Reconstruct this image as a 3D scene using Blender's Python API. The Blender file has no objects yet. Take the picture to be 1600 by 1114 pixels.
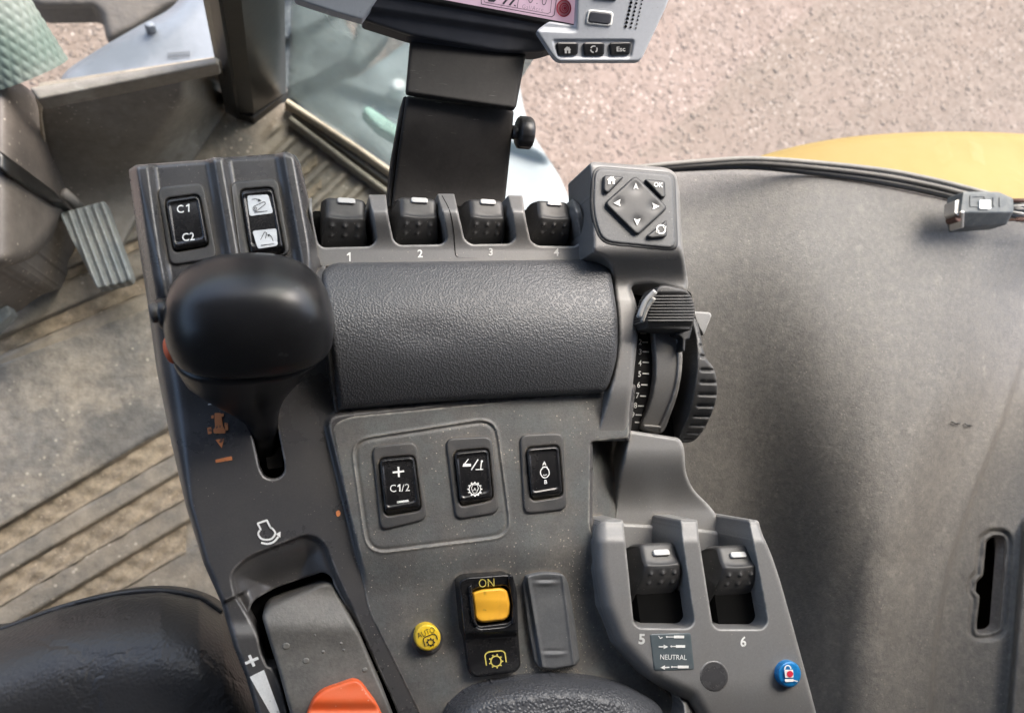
import bpy, math, random
import numpy as np
from mathutils import Vector, Matrix
random.seed(7); RNG = np.random.default_rng(7)
sc = bpy.context.scene
COL = sc.collection

# ------------------------------------------------------------ camera
F = 26.0 / 36.0 * 1600.0            # focal length in photo pixels
H = 0.44                            # camera height above the console top (z = 0)
NAD = (455.0, 690.0)                # where the plumb line meets the photograph
dn = Vector(((NAD[0] - 800) / F, -(NAD[1] - 557) / F, -1)).normalized()
up = -dn
yy = (Vector((0, 1, 0)) - up * up.y).normalized()
xx = yy.cross(up)
ROT = Matrix((xx, yy, up))          # camera -> world
cam_d = bpy.data.cameras.new("camera"); cam = bpy.data.objects.new("camera", cam_d)
COL.objects.link(cam); sc.camera = cam
cam.matrix_world = Matrix.Translation((0, 0, H)) @ ROT.to_4x4()
cam_d.lens = 26; cam_d.sensor_width = 36; cam_d.clip_end = 200; cam_d.clip_start = 0.01
cam_d.dof.use_dof = True; cam_d.dof.focus_distance = 0.46; cam_d.dof.aperture_fstop = 9.5

# ------------------------------------------------------------ daylight
SUN_EL, SUN_AZ = 52.0, 35.0         # azimuth measured from +Y towards +X
w = bpy.data.worlds.new("World"); sc.world = w; w.use_nodes = True
nt = w.node_tree; bg = nt.nodes["Background"]
sky = nt.nodes.new("ShaderNodeTexSky"); sky.sky_type = 'NISHITA'; sky.sun_disc = False
sky.sun_elevation = math.radians(SUN_EL); sky.sun_rotation = math.radians(SUN_AZ)
sky.air_density = 1.0; sky.dust_density = 4.0
nt.links.new(sky.outputs[0], bg.inputs[0]); bg.inputs[1].default_value = 0.15
sd_ = bpy.data.lights.new("sun", 'SUN'); sd_.energy = 1.3; sd_.angle = math.radians(40); sd_.color = (1, .96, .9)
sun = bpy.data.objects.new("sun", sd_); COL.objects.link(sun)
e, a = math.radians(SUN_EL), math.radians(SUN_AZ)
sdir = Vector((math.sin(a) * math.cos(e), math.cos(a) * math.cos(e), math.sin(e)))
sun.rotation_euler = sdir.to_track_quat('Z', 'Y').to_euler()
sc.view_settings.view_transform = 'Standard'; sc.view_settings.look = 'None'
sc.view_settings.exposure = 1.9; sc.view_settings.gamma = 1.0
sc.view_settings.use_curve_mapping = False
sc.cycles.max_bounces = 6; sc.cycles.use_denoising = True
sc.cycles.sample_clamp_indirect = 4

# ------------------------------------------------------------ helpers
RN = np.array([list(r) for r in ROT])
def P(px, py, z):
    """photo pixel + height -> world point(s)"""
    px, py, z = np.broadcast_arrays(np.asarray(px, float), np.asarray(py, float), np.asarray(z, float))
    d = np.stack([(px - 800) / F, -(py - 557) / F, -np.ones_like(px)], -1) @ RN.T
    t = (z - H) / d[..., 2]
    out = d * t[..., None]; out[..., 2] += H
    return out
def V(px, py, z): return Vector(P(px, py, z).tolist())
def S(x, a, b):
    t = np.clip((x - a) / (b - a), 0, 1); return t * t * (3 - 2 * t)

LOC = {}
def thing(name, label, cat, base, group=None, kind=None):
    o = bpy.data.objects.new(name, None); COL.objects.link(o); o.location = base
    o.empty_display_size = 0.02; o['label'] = label
    o['category'] = cat
    if group: o['group'] = group
    if kind: o['kind'] = kind
    LOC[o.name] = Vector(base); return o
def rootloc(o):
    while o is not None and o.parent is not None: o = o.parent
    return Vector(o.location) if o is not None else Vector((0, 0, 0))
def mk(name, v, f, mat, parent=None, smooth=True, label=None):
    v = np.asarray(v, float).reshape(-1, 3)
    L = rootloc(parent)
    if parent is not None: v = v - np.array(L)
    me = bpy.data.meshes.new(name)
    if isinstance(f, np.ndarray):
        n = len(f); k = f.shape[1]
        me.vertices.add(len(v)); me.vertices.foreach_set("co", v.astype(np.float32).ravel())
        me.loops.add(n * k); me.loops.foreach_set("vertex_index", f.astype(np.int32).ravel())
        me.polygons.add(n); me.polygons.foreach_set("loop_start", np.arange(0, n * k, k, dtype=np.int32))
        me.update(calc_edges=True)
    else:
        me.from_pydata(v.tolist(), [], [list(map(int, q)) for q in f])
    if smooth: me.polygons.foreach_set("use_smooth", [True] * len(me.polygons))
    me.materials.append(mat); me.update()
    o = bpy.data.objects.new(name, me); COL.objects.link(o)
    if parent is not None: o.parent = parent
    if label: o['label'] = label
    return o
def tag(o, label=None, cat=None, group=None, kind=None):
    if label: o['label'] = label
    if cat: o['category'] = cat
    if group: o['group'] = group
    if kind: o['kind'] = kind
    return o

def rr(pts, r, n=6):
    """round the corners of a polygon; r a number or a list"""
    pts = [np.array(p, float) for p in pts]; out = []; N = len(pts)
    for i, p in enumerate(pts):
        ri = r[i] if isinstance(r, (list, tuple)) else r
        a_, b_ = pts[i - 1], pts[(i + 1) % N]
        da, db = a_ - p, b_ - p; la, lb = np.linalg.norm(da), np.linalg.norm(db)
        k = min(ri, la * .48, lb * .48)
        if k < .3: out.append(p); continue
        s, e_ = p + da / la * k, p + db / lb * k
        for t in np.linspace(0, 1, n): out.append((1 - t) ** 2 * s + 2 * t * (1 - t) * p + t * t * e_)
    return np.array(out)
def cr(pts, n=6, closed=True):
    """Catmull-Rom through points"""
    pts = np.array(pts, float); N = len(pts); out = []
    R = range(N) if closed else range(N - 1)
    for i in R:
        if closed: p0, p1, p2, p3 = pts[i - 1], pts[i], pts[(i + 1) % N], pts[(i + 2) % N]
        else: p0, p1, p2, p3 = pts[max(i - 1, 0)], pts[i], pts[i + 1], pts[min(i + 2, N - 1)]
        for t in np.arange(n) / n:
            out.append(.5 * ((2 * p1) + (-p0 + p2) * t + (2 * p0 - 5 * p1 + 4 * p2 - p3) * t * t + (-p0 + 3 * p1 - 3 * p2 + p3) * t ** 3))
    if not closed: out.append(pts[-1])
    return np.array(out)
def circ(cx, cy, rx, ry=None, rot=0, n=28, sq=2.0):
    ry = ry or rx; t = np.arange(n) / n * 2 * np.pi; c, s = np.cos(t), np.sin(t)
    x = rx * np.sign(c) * np.abs(c) ** (2 / sq); y = ry * np.sign(s) * np.abs(s) ** (2 / sq)
    a_ = math.radians(rot)
    return np.stack([cx + x * math.cos(a_) - y * math.sin(a_), cy + x * math.sin(a_) + y * math.cos(a_)], -1)
def dline(pts, x, y):
    """distance to an open polyline"""
    d = np.full(np.shape(x), 1e9)
    for (x0, y0), (x1, y1) in zip(pts[:-1], pts[1:]):
        ex, ey = x1 - x0, y1 - y0; L2 = ex * ex + ey * ey + 1e-12
        t = np.clip(((x - x0) * ex + (y - y0) * ey) / L2, 0, 1)
        d = np.minimum(d, (x - x0 - t * ex) ** 2 + (y - y0 - t * ey) ** 2)
    return np.sqrt(d)
def sdf(poly, x, y):
    """signed distance, positive inside"""
    x = np.asarray(x, float); y = np.asarray(y, float)
    d = np.full(x.shape, 1e18); ins = np.zeros(x.shape, bool)
    q = np.roll(poly, -1, 0)
    for (x0, y0), (x1, y1) in zip(poly, q):
        ex, ey = x1 - x0, y1 - y0; L2 = ex * ex + ey * ey
        if L2 < 1e-9: continue
        t = np.clip(((x - x0) * ex + (y - y0) * ey) / L2, 0, 1)
        d = np.minimum(d, (x - x0 - t * ex) ** 2 + (y - y0 - t * ey) ** 2)
        c = ((y0 > y) != (y1 > y))
        if ey != 0: ins ^= c & (x < ex * (y - y0) / ey + x0)
    d = np.sqrt(d); return np.where(ins, d, -d)

def patch(name, outline, z, mat, parent=None, holes=(), step=2.0, fil=(0, 0), hfil=(0, 0), depth=.01, bottom=None, label=None, smooth=True, hdepth=None):
    """a solid sheet: its outline (photo pixels at its own height) meshed finely, with rounded rims and vertical side walls"""
    zf = z if callable(z) else (lambda x, y: np.full(np.shape(x), float(z)))
    O = np.asarray(outline, float)
    x0, y0 = O.min(0) - step; x1, y1 = O.max(0) + step
    nx, ny = int((x1 - x0) / step) + 2, int((y1 - y0) / step) + 2
    X, Y = np.meshgrid(x0 + np.arange(nx) * step, y0 + np.arange(ny) * step)
    def dist(x, y):
        do = sdf(O, x, y); dh = np.full(np.shape(x), 1e9)
        for h in holes: dh = np.minimum(dh, -sdf(np.asarray(h), x, y))
        return do, dh
    do, dh = dist(X, Y); D = np.minimum(do, dh)
    D = np.where(np.abs(D) < .04 * step, .04 * step * np.where(D >= 0, 1, -1), D)
    def height(x, y, do, dh):
        zz = zf(x, y) * 1.0
        for d_, (f, m) in ((do, fil), (dh, hfil)):
            if f > 0:
                t = 1 - np.clip(d_ / f, 0, 1); zz = zz - m * (1 - np.sqrt(np.clip(1 - t * t, 0, 1)))
        return zz
    ins = D > 0
    cin = ins[:-1, :-1].astype(int) + ins[1:, :-1] + ins[:-1, 1:] + ins[1:, 1:]
    used = np.zeros_like(ins)
    for sl in ((slice(0, -1), slice(0, -1)), (slice(1, None), slice(0, -1)), (slice(0, -1), slice(1, None)), (slice(1, None), slice(1, None))):
        used[sl] |= cin > 0
    used &= ins
    idx = -np.ones(ins.shape, int); idx[used] = np.arange(used.sum())
    px = list(X[used]); py = list(Y[used]); n0 = len(px)
    fj, fi = np.nonzero(cin == 4)
    q = np.stack([idx[fj, fi], idx[fj + 1, fi], idx[fj + 1, fi + 1], idx[fj, fi + 1]], 1)
    cut = {}; cx = []; cy = []; polys = []; segs = []
    def cutv(a_, b_):
        k = (a_, b_) if a_ < b_ else (b_, a_)
        if k not in cut:
            da, db = D[a_], D[b_]; t = da / (da - db)
            cx.append(X[a_] + (X[b_] - X[a_]) * t); cy.append(Y[a_] + (Y[b_] - Y[a_]) * t); cut[k] = n0 + len(cx) - 1
        return cut[k]
    for j, i in zip(*np.nonzero((cin > 0) & (cin < 4))):
        c4 = [(j, i), (j + 1, i), (j + 1, i + 1), (j, i + 1)]; poly = []; ev = []
        for a_, b_ in zip(c4, c4[1:] + c4[:1]):
            if ins[a_]: poly.append(idx[a_])
            if ins[a_] != ins[b_]:
                k = cutv(a_, b_); poly.append(k); ev.append((k, bool(ins[a_])))
        if len(ev) == 2:
            polys.append(poly); e0, e1 = ev
            segs.append((e0[0], e1[0]) if e0[1] else (e1[0], e0[0]))
        elif len(ev) == 4: polys.append(poly)
    cx = np.array(cx); cy = np.array(cy)
    ax = np.concatenate([px, cx]); ay = np.concatenate([py, cy])
    if len(cx):
        do2, dh2 = dist(cx, cy); DO = np.concatenate([do[used], do2]); DH = np.concatenate([dh[used], dh2])
    else: DO, DH = do[used], dh[used]
    zz = height(ax, ay, DO, DH); W = P(ax, ay, zz)
    verts = W; faces = [tuple(r) for r in q.tolist()] + [tuple(p) for p in polys]
    if segs and (depth or bottom is not None):
        rim = sorted({k for s_ in segs for k in s_}); m = {k: n for n, k in enumerate(rim)}
        T = W[rim]; B = T.copy()
        if bottom is not None: B[:, 2] = bottom
        else: B[:, 2] -= depth
        if hdepth is not None:
            ish = DH[rim] < DO[rim]; B[ish, 2] = T[ish, 2] - hdepth
        n1 = len(verts); verts = np.concatenate([verts, T, B]); nr = len(rim)
        for a_, b_ in segs: faces.append((n1 + m[b_], n1 + m[a_], n1 + nr + m[a_], n1 + nr + m[b_]))
    return mk(name, verts, faces, mat, parent, smooth, label)

def sheet(name, polys, z, mat, parent=None, off=.0003, label=None):
    """flat printed marks: polygons laid just above a surface"""
    from mathutils.geometry import tessellate_polygon
    zf = z if callable(z) else (lambda x, y: np.full(np.shape(x), float(z)))
    v, f = [], []
    for p in polys:
        p = np.asarray(p, float); n = len(v)
        w_ = P(p[:, 0], p[:, 1], zf(p[:, 0], p[:, 1]) + off); v += w_.tolist()
        for t in tessellate_polygon([[Vector((a_, b_, 0)) for a_, b_ in p]]): f.append([n + i for i in t][::-1])
    return mk(name, v, f, mat, parent, False, label)
def strk(pts, wd, closed=False):
    """a stroked line as little quads"""
    pts = np.array(pts, float)
    if closed: pts = np.vstack([pts, pts[:1]])
    out = []
    T = np.diff(pts, axis=0); T /= np.linalg.norm(T, axis=1)[:, None] + 1e-9
    Nn = np.stack([-T[:, 1], T[:, 0]], 1); M = []
    for i in range(len(pts)):
        if closed and i in (0, len(pts) - 1): n_ = Nn[0] + Nn[-1]
        elif i == 0: n_ = Nn[0]
        elif i == len(pts) - 1: n_ = Nn[-1]
        else: n_ = Nn[i - 1] + Nn[i]
        n_ = n_ / (np.linalg.norm(n_) + 1e-9); j = min(i, len(Nn) - 1)
        M.append(n_ / max(.5, abs(n_ @ Nn[j])))
    for i in range(len(pts) - 1):
        out.append([pts[i] + M[i] * wd / 2, pts[i + 1] + M[i + 1] * wd / 2, pts[i + 1] - M[i + 1] * wd / 2, pts[i] - M[i] * wd / 2])
    return out
def arc(cx, cy, r, a0, a1, n=14, ry=None):
    t = np.radians(np.linspace(a0, a1, n)); return np.stack([cx + r * np.cos(t), cy + (ry or r) * np.sin(t)], -1)
def gear(cx, cy, r0, r1, n=9, ph=0):
    t = []
    for k in range(n):
        b = 2 * math.pi * k / n + ph
        for da, r in ((-.2, r0), (-.15, r1), (.15, r1), (.2, r0)): t.append((cx + r * math.cos(b + da * 1.1), cy + r * math.sin(b + da * 1.1)))
    return t
def text(s, cx, cy, cap, rot, z, mat, parent=None, sx=1.0, bold=0.0, shear=0, name="lettering", off=.0003, sp=1.0):
    cu = bpy.data.curves.new("t", 'FONT'); cu.body = s; cu.align_x = 'CENTER'; cu.size = 1; cu.offset = bold; cu.resolution_u = 3
    cu.space_character = sp
    ob = bpy.data.objects.new("t", cu); COL.objects.link(ob)
    me = bpy.data.meshes.new_from_object(ob.evaluated_get(bpy.context.evaluated_depsgraph_get()))
    v = np.array([list(q.co) for q in me.vertices]); f = [list(p.vertices) for p in me.polygons]
    bpy.data.objects.remove(ob); bpy.data.meshes.remove(me); bpy.data.curves.remove(cu)
    k = cap / .729; u = v[:, 0] * k * sx; vv = (v[:, 1] - .36) * k; u = u + vv * shear
    r_ = math.radians(rot); px = cx + u * math.cos(r_) + vv * math.sin(r_); py = cy + u * math.sin(r_) - vv * math.cos(r_)
    zf = z if callable(z) else (lambda x, y: np.full(np.shape(x), float(z)))
    return mk(name, P(px, py, zf(px, py) + off), f, mat, parent, False)
def tube(name, pts, r, mat, parent=None, n=10, label=None, caps=True):
    pts = [Vector(p) for p in pts]; v, f = [], []; R = r if isinstance(r, (list, tuple)) else [r] * len(pts)
    ref = Vector((0, 0, 1))
    for i, p in enumerate(pts):
        t = (pts[min(i + 1, len(pts) - 1)] - pts[max(i - 1, 0)]).normalized()
        if abs(t.dot(ref)) > .95: ref = Vector((0, 1, 0))
        a_ = t.cross(ref).normalized(); b_ = a_.cross(t)
        for k in range(n):
            th = 2 * math.pi * k / n; v.append(p + (a_ * math.cos(th) + b_ * math.sin(th)) * R[i])
    for i in range(len(pts) - 1):
        for k in range(n): f.append((i * n + k, i * n + (k + 1) % n, (i + 1) * n + (k + 1) % n, (i + 1) * n + k))
    if caps: f.append(tuple(range(n))[::-1]); f.append(tuple((len(pts) - 1) * n + k for k in range(n)))
    return mk(name, [list(q) for q in v], f, mat, parent, True, label)
def hull(name, rings, mat, parent=None, label=None, smooth=True):
    """loft equal rings of 3D points into a closed body"""
    v = []; f = []; n = len(rings[0])
    for r in rings: v += [list(q) for q in r]
    for i in range(len(rings) - 1):
        for k in range(n): f.append((i * n + k, i * n + (k + 1) % n, (i + 1) * n + (k + 1) % n, (i + 1) * n + k))
    f.append(tuple(range(n))[::-1]); f.append(tuple((len(rings) - 1) * n + k for k in range(n)))
    return mk(name, v, f, mat, parent, smooth, label)

# ------------------------------------------------------------ materials
def mat(name, col, rough=.5, dust=None, fine=None, bump=None, leather=None, spec=.5, speck=None, scratch=None, metal=0, coat=0, blot=None, edge=None, crev=None):
    """dust=(colour, amount 0..1, scale)  fine=(strength, scale) value mottling  bump=(scale, strength, distance)
       leather=(cell scale, strength)  speck=(colour, scale, threshold)  scratch=(colour, amount)"""
    m = bpy.data.materials.new(name); m.use_nodes = True; t = m.node_tree; N = t.nodes; L = t.links
    b = N["Principled BSDF"]; b.inputs["Roughness"].default_value = rough; b.inputs["Metallic"].default_value = metal
    b.inputs["Specular IOR Level"].default_value = spec; b.inputs["Coat Weight"].default_value = coat
    tc = N.new("ShaderNodeTexCoord"); co = tc.outputs["Object"]
    rgb = N.new("ShaderNodeRGB"); rgb.outputs[0].default_value = (*col, 1); c = rgb.outputs[0]
    def noise(scale, detail=6, rough_=.6, vec=None):
        n_ = N.new("ShaderNodeTexNoise"); n_.inputs["Scale"].default_value = scale; n_.inputs["Detail"].default_value = detail
        n_.inputs["Roughness"].default_value = rough_; L.new(vec or co, n_.inputs["Vector"]); return n_.outputs["Fac"]
    def ramp(fac, a_, b_):
        r_ = N.new("ShaderNodeMapRange"); r_.inputs[1].default_value = a_; r_.inputs[2].default_value = b_
        r_.interpolation_type = 'SMOOTHSTEP'; L.new(fac, r_.inputs[0]); return r_.outputs[0]
    def mul(a_, k):
        q = N.new("ShaderNodeMath"); q.operation = 'MULTIPLY'; L.new(a_, q.inputs[0])
        if isinstance(k, (int, float)): q.inputs[1].default_value = k
        else: L.new(k, q.inputs[1])
        return q.outputs[0]
    def mix(fac, c0, c1):
        q = N.new("ShaderNodeMix"); q.data_type = 'RGBA'; L.new(fac, q.inputs[0]); L.new(c0, q.inputs[6])
        if isinstance(c1, tuple): q.inputs[7].default_value = (*c1, 1)
        else: L.new(c1, q.inputs[7])
        return q.outputs[2]
    rsock = None
    if dust:
        for dd in (dust if isinstance(dust, list) else [dust]):
            fac = mul(ramp(noise(dd[2], 8, .65), .38, .68), dd[1]); c = mix(fac, c, dd[0]); rsock = fac
    if blot:
        for dd in (blot if isinstance(blot, list) else [blot]):
            c = mix(mul(ramp(noise(dd[2], 5, .55), dd[3], dd[3] + .08), dd[1]), c, dd[0])
    if fine:
        f_ = noise(fine[1], 3, .7); q = N.new("ShaderNodeMapRange"); q.inputs[1].default_value = .3; q.inputs[2].default_value = .7
        q.inputs[3].default_value = 1 - fine[0]; q.inputs[4].default_value = 1 + fine[0]; L.new(f_, q.inputs[0])
        vv = N.new("ShaderNodeVectorMath"); vv.operation = 'SCALE'; L.new(c, vv.inputs[0]); L.new(q.outputs[0], vv.inputs[3]); c = vv.outputs[0]
    if crev:
        ao = N.new("ShaderNodeAmbientOcclusion"); ao.samples = 4; ao.inputs["Distance"].default_value = crev[2]
        c = mix(mul(mul(ramp(ao.outputs["AO"], .86, .45), ramp(noise(160, 5), .30, .60)), crev[1]), c, crev[0])
    if edge:
        ge = N.new("ShaderNodeNewGeometry")
        c = mix(mul(mul(ramp(ge.outputs["Pointiness"], edge[2], edge[2] + .035), ramp(noise(120, 5), .34, .62)), edge[1]), c, edge[0])
    if speck:
        vo = N.new("ShaderNodeTexVoronoi"); vo.inputs["Scale"].default_value = speck[1]; L.new(co, vo.inputs["Vector"])
        n2 = ramp(noise(speck[1] * .13, 3), .45, .6)
        lt = N.new("ShaderNodeMapRange"); lt.inputs[1].default_value = speck[2]; lt.inputs[2].default_value = speck[2] * .6
        L.new(vo.outputs["Distance"], lt.inputs[0]); c = mix(mul(mul(lt.outputs[0], n2), .8), c, speck[0])
    if scratch:
        mp = N.new("ShaderNodeMapping"); mp.inputs["Rotation"].default_value = (.3, .2, .9); mp.inputs["Scale"].default_value = (1, 14, 1); L.new(co, mp.inputs["Vector"])
        s_ = noise(70, 4, .6, mp.outputs[0]); c = mix(mul(mul(ramp(s_, .66, .72), ramp(noise(30), .5, .62)), scratch[1]), c, scratch[0])
    L.new(c, b.inputs["Base Color"])
    if rsock is not None:
        q = N.new("ShaderNodeMapRange"); q.inputs[3].default_value = rough; q.inputs[4].default_value = min(1, rough + .3); L.new(rsock, q.inputs[0]); L.new(q.outputs[0], b.inputs["Roughness"])
    nrm = None
    if leather:
        nn = N.new("ShaderNodeTexNoise"); nn.inputs["Scale"].default_value = leather[0] * .35; L.new(co, nn.inputs["Vector"])
        ad = N.new("ShaderNodeVectorMath"); ad.operation = 'MULTIPLY_ADD'; L.new(nn.outputs["Color"], ad.inputs[0]); ad.inputs[1].default_value = (1.1 / leather[0],) * 3; L.new(co, ad.inputs[2])
        vo = N.new("ShaderNodeTexVoronoi"); vo.feature = 'SMOOTH_F1'; vo.inputs["Smoothness"].default_value = .25; vo.inputs["Scale"].default_value = leather[0]; L.new(ad.outputs[0], vo.inputs["Vector"])
        hgt = ramp(vo.outputs["Distance"], .75, .1)
        bp = N.new("ShaderNodeBump"); bp.inputs["Strength"].default_value = leather[1]; bp.inputs["Distance"].default_value = .35 / leather[0]
        L.new(hgt, bp.inputs["Height"]); nrm = bp.outputs[0]
        if len(leather) > 2:
            vo2 = N.new("ShaderNodeTexVoronoi"); vo2.feature = 'DISTANCE_TO_EDGE'; vo2.inputs["Scale"].default_value = leather[2]
            mp = N.new("ShaderNodeMapping"); mp.inputs["Scale"].default_value = (.35, 1.3, 1); mp.inputs["Rotation"].default_value = (0, 0, -.25)
            ad2 = N.new("ShaderNodeVectorMath"); ad2.operation = 'MULTIPLY_ADD'; L.new(nn.outputs["Color"], ad2.inputs[0]); ad2.inputs[1].default_value = (.01,) * 3; L.new(co, ad2.inputs[2])
            L.new(ad2.outputs[0], mp.inputs["Vector"]); L.new(mp.outputs[0], vo2.inputs["Vector"])
            b2 = N.new("ShaderNodeBump"); b2.inputs["Strength"].default_value = .3; b2.inputs["Distance"].default_value = .0012
            L.new(ramp(vo2.outputs["Distance"], 0, .035), b2.inputs["Height"]); L.new(nrm, b2.inputs["Normal"]); nrm = b2.outputs[0]
    if bump:
        bp = N.new("ShaderNodeBump"); bp.inputs["Strength"].default_value = bump[1]; bp.inputs["Distance"].default_value = bump[2]
        L.new(noise(bump[0], 4, .6), bp.inputs["Height"])
        if nrm: L.new(nrm, bp.inputs["Normal"])
        nrm = bp.outputs[0]
    if nrm: L.new(nrm, b.inputs["Normal"])
    return m
DU = (.15, .135, .115)
M = {}
M['shell'] = mat('satin_grey_plastic', crev=((.22, .19, .155), .45, .003), edge=((.30, .29, .28), .55, .515), col= (.056, .055, .057), rough=.27, dust=(DU, .16, 18), fine=(.1, 900), bump=(1400, .12, .0004), speck=((.3, .27, .22), 420, .12))
M['panel'] = mat('dusty_grey_plastic', crev=((.25, .21, .165), .6, .003), edge=((.36, .34, .30), .6, .515), col= (.088, .087, .084), rough=.46, dust=[((.21, .19, .165), .42, 20), ((.115, .13, .13), .5, 48), ((.05, .05, .052), .35, 75)], fine=(.2, 650), bump=(1100, .3, .0005), speck=((.42, .37, .3), 300, .16))
M['pod'] = mat('grey_pod_plastic', edge=((.40, .39, .37), .5, .515), col=(.168, .166, .164), rough=.38, crev=((.27, .24, .20), .5, .003), dust=(DU, .18, 25), fine=(.08, 800), bump=(1500, .2, .0004), speck=((.4, .36, .3), 300, .1))
M['dark'] = mat('black_plastic', (.012, .012, .013), .38, dust=((.08, .075, .07), .14, 60), bump=(900, .15, .0003))
M['gloss'] = mat('glossy_black_plastic', (.010, .010, .011), .22, dust=((.08, .075, .07), .1, 80), fine=(.1, 900), speck=((.3, .28, .25), 500, .09))
M['bezel'] = mat('dark_bezel_plastic', crev=((.22, .19, .155), .5, .0025), col=(.045, .045, .046), rough=.45, dust=(DU, .22, 50), fine=(.1, 900), bump=(1400, .2, .0004), speck=((.4, .36, .3), 420, .09))
M['rubber'] = mat('dark_rubber', edge=((.16, .155, .15), .5, .52), col=(.034, .034, .035), rough=.45, dust=((.12, .11, .10), .22, 70), bump=(900, .2, .0003), speck=((.35, .32, .28), 350, .12))
M['pad'] = mat('grained_grey_vinyl', (.066, .068, .073), .40, dust=((.07, .07, .07), .25, 14), leather=(860, .48))
M['seat'] = mat('creased_black_leather', (.026, .0255, .026), .42, dust=((.05, .05, .05), .2, 10), leather=(400, .15, 12))
M['knob'] = mat('smooth_black_knob_plastic', (.0125, .0125, .014), .31, dust=((.05, .05, .05), .1, 60), blot=((.12, .12, .12), .25, 160, .66), fine=(.1, 500), bump=(1600, .06, .0003))
M['white'] = mat('white_print', (.78, .78, .75), .5, blot=((.28, .28, .27), .6, 420, .62), fine=(.08, 600))
M['worn'] = mat('worn_white_print', (.55, .55, .53), .5, blot=((.14, .14, .14), .85, 300, .58))
M['wornor'] = mat('worn_orange_print', (.62, .22, .08), .5, blot=((.05, .048, .048), .85, 170, .58))
M['orange'] = mat('orange_plastic', (.72, .10, .02), .42, dust=((.60, .18, .08), .3, 45), blot=((.30, .10, .05), .5, 130, .68), speck=((.75, .5, .4), 300, .12), bump=(900, .1, .0003))
M['yellow'] = mat('yellow_button_plastic', (.78, .52, .02), .38, dust=((.45, .33, .1), .35, 110), blot=((.2, .14, .03), .5, 260, .66))
M['amber'] = mat('amber_button_plastic', (.86, .44, .04), .36, dust=((.62, .28, .03), .5, 60), blot=((.25, .13, .03), .5, 190, .66))
M['yprint'] = mat('yellow_print', (.62, .52, .12), .5)
M['ink'] = mat('black_print', (.02, .02, .02), .5)
M['blue'] = mat('blue_button_plastic', (.012, .17, .42), .3, fine=(.1, 300))
M['red'] = mat('red_print', (.6, .03, .06), .4)
M['silver'] = mat('silver_plastic', (.44, .44, .43), .35, metal=.0, dust=((.3, .28, .25), .2, 120))
M['metal'] = mat('dull_plated_metal', (.55, .53, .50), .38, metal=.8)
M['sticker'] = mat('slate_sticker', (.075, .095, .105), .4, dust=((.2, .2, .2), .15, 120))
M['decal'] = mat('grey_white_sticker', (.60, .62, .63), .4, fine=(.05, 300))
M['hole'] = mat('unlit_inner_plastic', (.006, .006, .006), .7, spec=.04)  # near-black colour paints in the shade inside the openings
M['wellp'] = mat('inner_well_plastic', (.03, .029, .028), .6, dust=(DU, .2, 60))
M['lever'] = mat('worn_lever_plastic', (.085, .082, .076), .42, dust=[(DU, .3, 40), ((.2, .19, .17), .25, 110)], fine=(.15, 500), bump=(600, .3, .0005))
M['keypad'] = mat('worn_keypad_rubber', (.085, .088, .092), .5, dust=((.14, .14, .14), .35, 90), fine=(.12, 700), bump=(900, .2, .0004), speck=((.4, .38, .35), 350, .1))
M['key'] = mat('keypad_key_rubber', (.032, .033, .035), .45, dust=((.09, .09, .09), .3, 90))
M['case'] = mat('silver_grey_case', (.42, .44, .47), .38, fine=(.04, 500), speck=((.2, .2, .2), 260, .1))
M['navy'] = mat('dark_slate_case', (.035, .038, .048), .5, dust=((.10, .10, .11), .3, 30))
M['bracket'] = mat('black_painted_steel', (.024, .022, .021), .6, dust=((.07, .065, .06), .25, 30), fine=(.1, 500), scratch=((.16, .15, .14), .7), spec=.22)
# ------------------------------------------------------------ the setting
M['soil'] = mat('beige_gravel_ground', (.160, .123, .097), .9, dust=[((.185, .135, .105), .6, 4), ((.27, .215, .178), .75, 50), ((.18, .135, .108), .4, 110)], fine=(.22, 170), speck=((.42, .36, .31), 55, .3), blot=((.22, .165, .135), .4, 2.2, .5))
M['peb'] = mat('gravel_pebbles', (.165, .128, .102), .85, dust=[((.18, .135, .108), .5, 22), ((.29, .235, .195), .6, 30)], fine=(.12, 90))
M['floor'] = mat('dusty_floor_plastic', (.28, .242, .19), .55, dust=[((.33, .27, .20), .45, 7), ((.09, .095, .095), .55, 13)], fine=(.22, 60), speck=((.55, .48, .38), 80, .2), bump=(160, .35, .003))
M['mat'] = mat('dusty_rubber_mat', (.24, .22, .19), .48, dust=[((.38, .32, .24), .7, 6), ((.135, .135, .13), .7, 11), ((.10, .10, .098), .4, 40)], blot=((.12, .115, .105), .6, 9, .54), fine=(.25, 70), speck=((.5, .45, .36), 90, .2), bump=(130, .4, .004))
M['dirt'] = mat('tan_dirt', (.29, .235, .165), .9, dust=[((.20, .16, .12), .7, 20), ((.40, .32, .225), .5, 34)], fine=(.3, 110), bump=(220, .35, .004), speck=((.55, .46, .35), 150, .2))
M['brown'] = mat('brown_grey_plastic', (.225, .205, .175), .5, dust=[((.34, .31, .265), .5, 8)], blot=((.40, .38, .34), .5, 11, .60), fine=(.15, 80), speck=((.45, .4, .34), 110, .2), bump=(200, .2, .002))
M['column'] = mat('brown_column_plastic', (.125, .108, .094), .5, dust=[((.19, .168, .145), .5, 8)], fine=(.15, 80), speck=((.45, .4, .34), 110, .2))
M['cabdark'] = mat('charcoal_painted_steel', (.012, .0115, .011), .28, dust=((.07, .065, .06), .16, 8), fine=(.1, 60), bump=(60, .12, .002))
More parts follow.
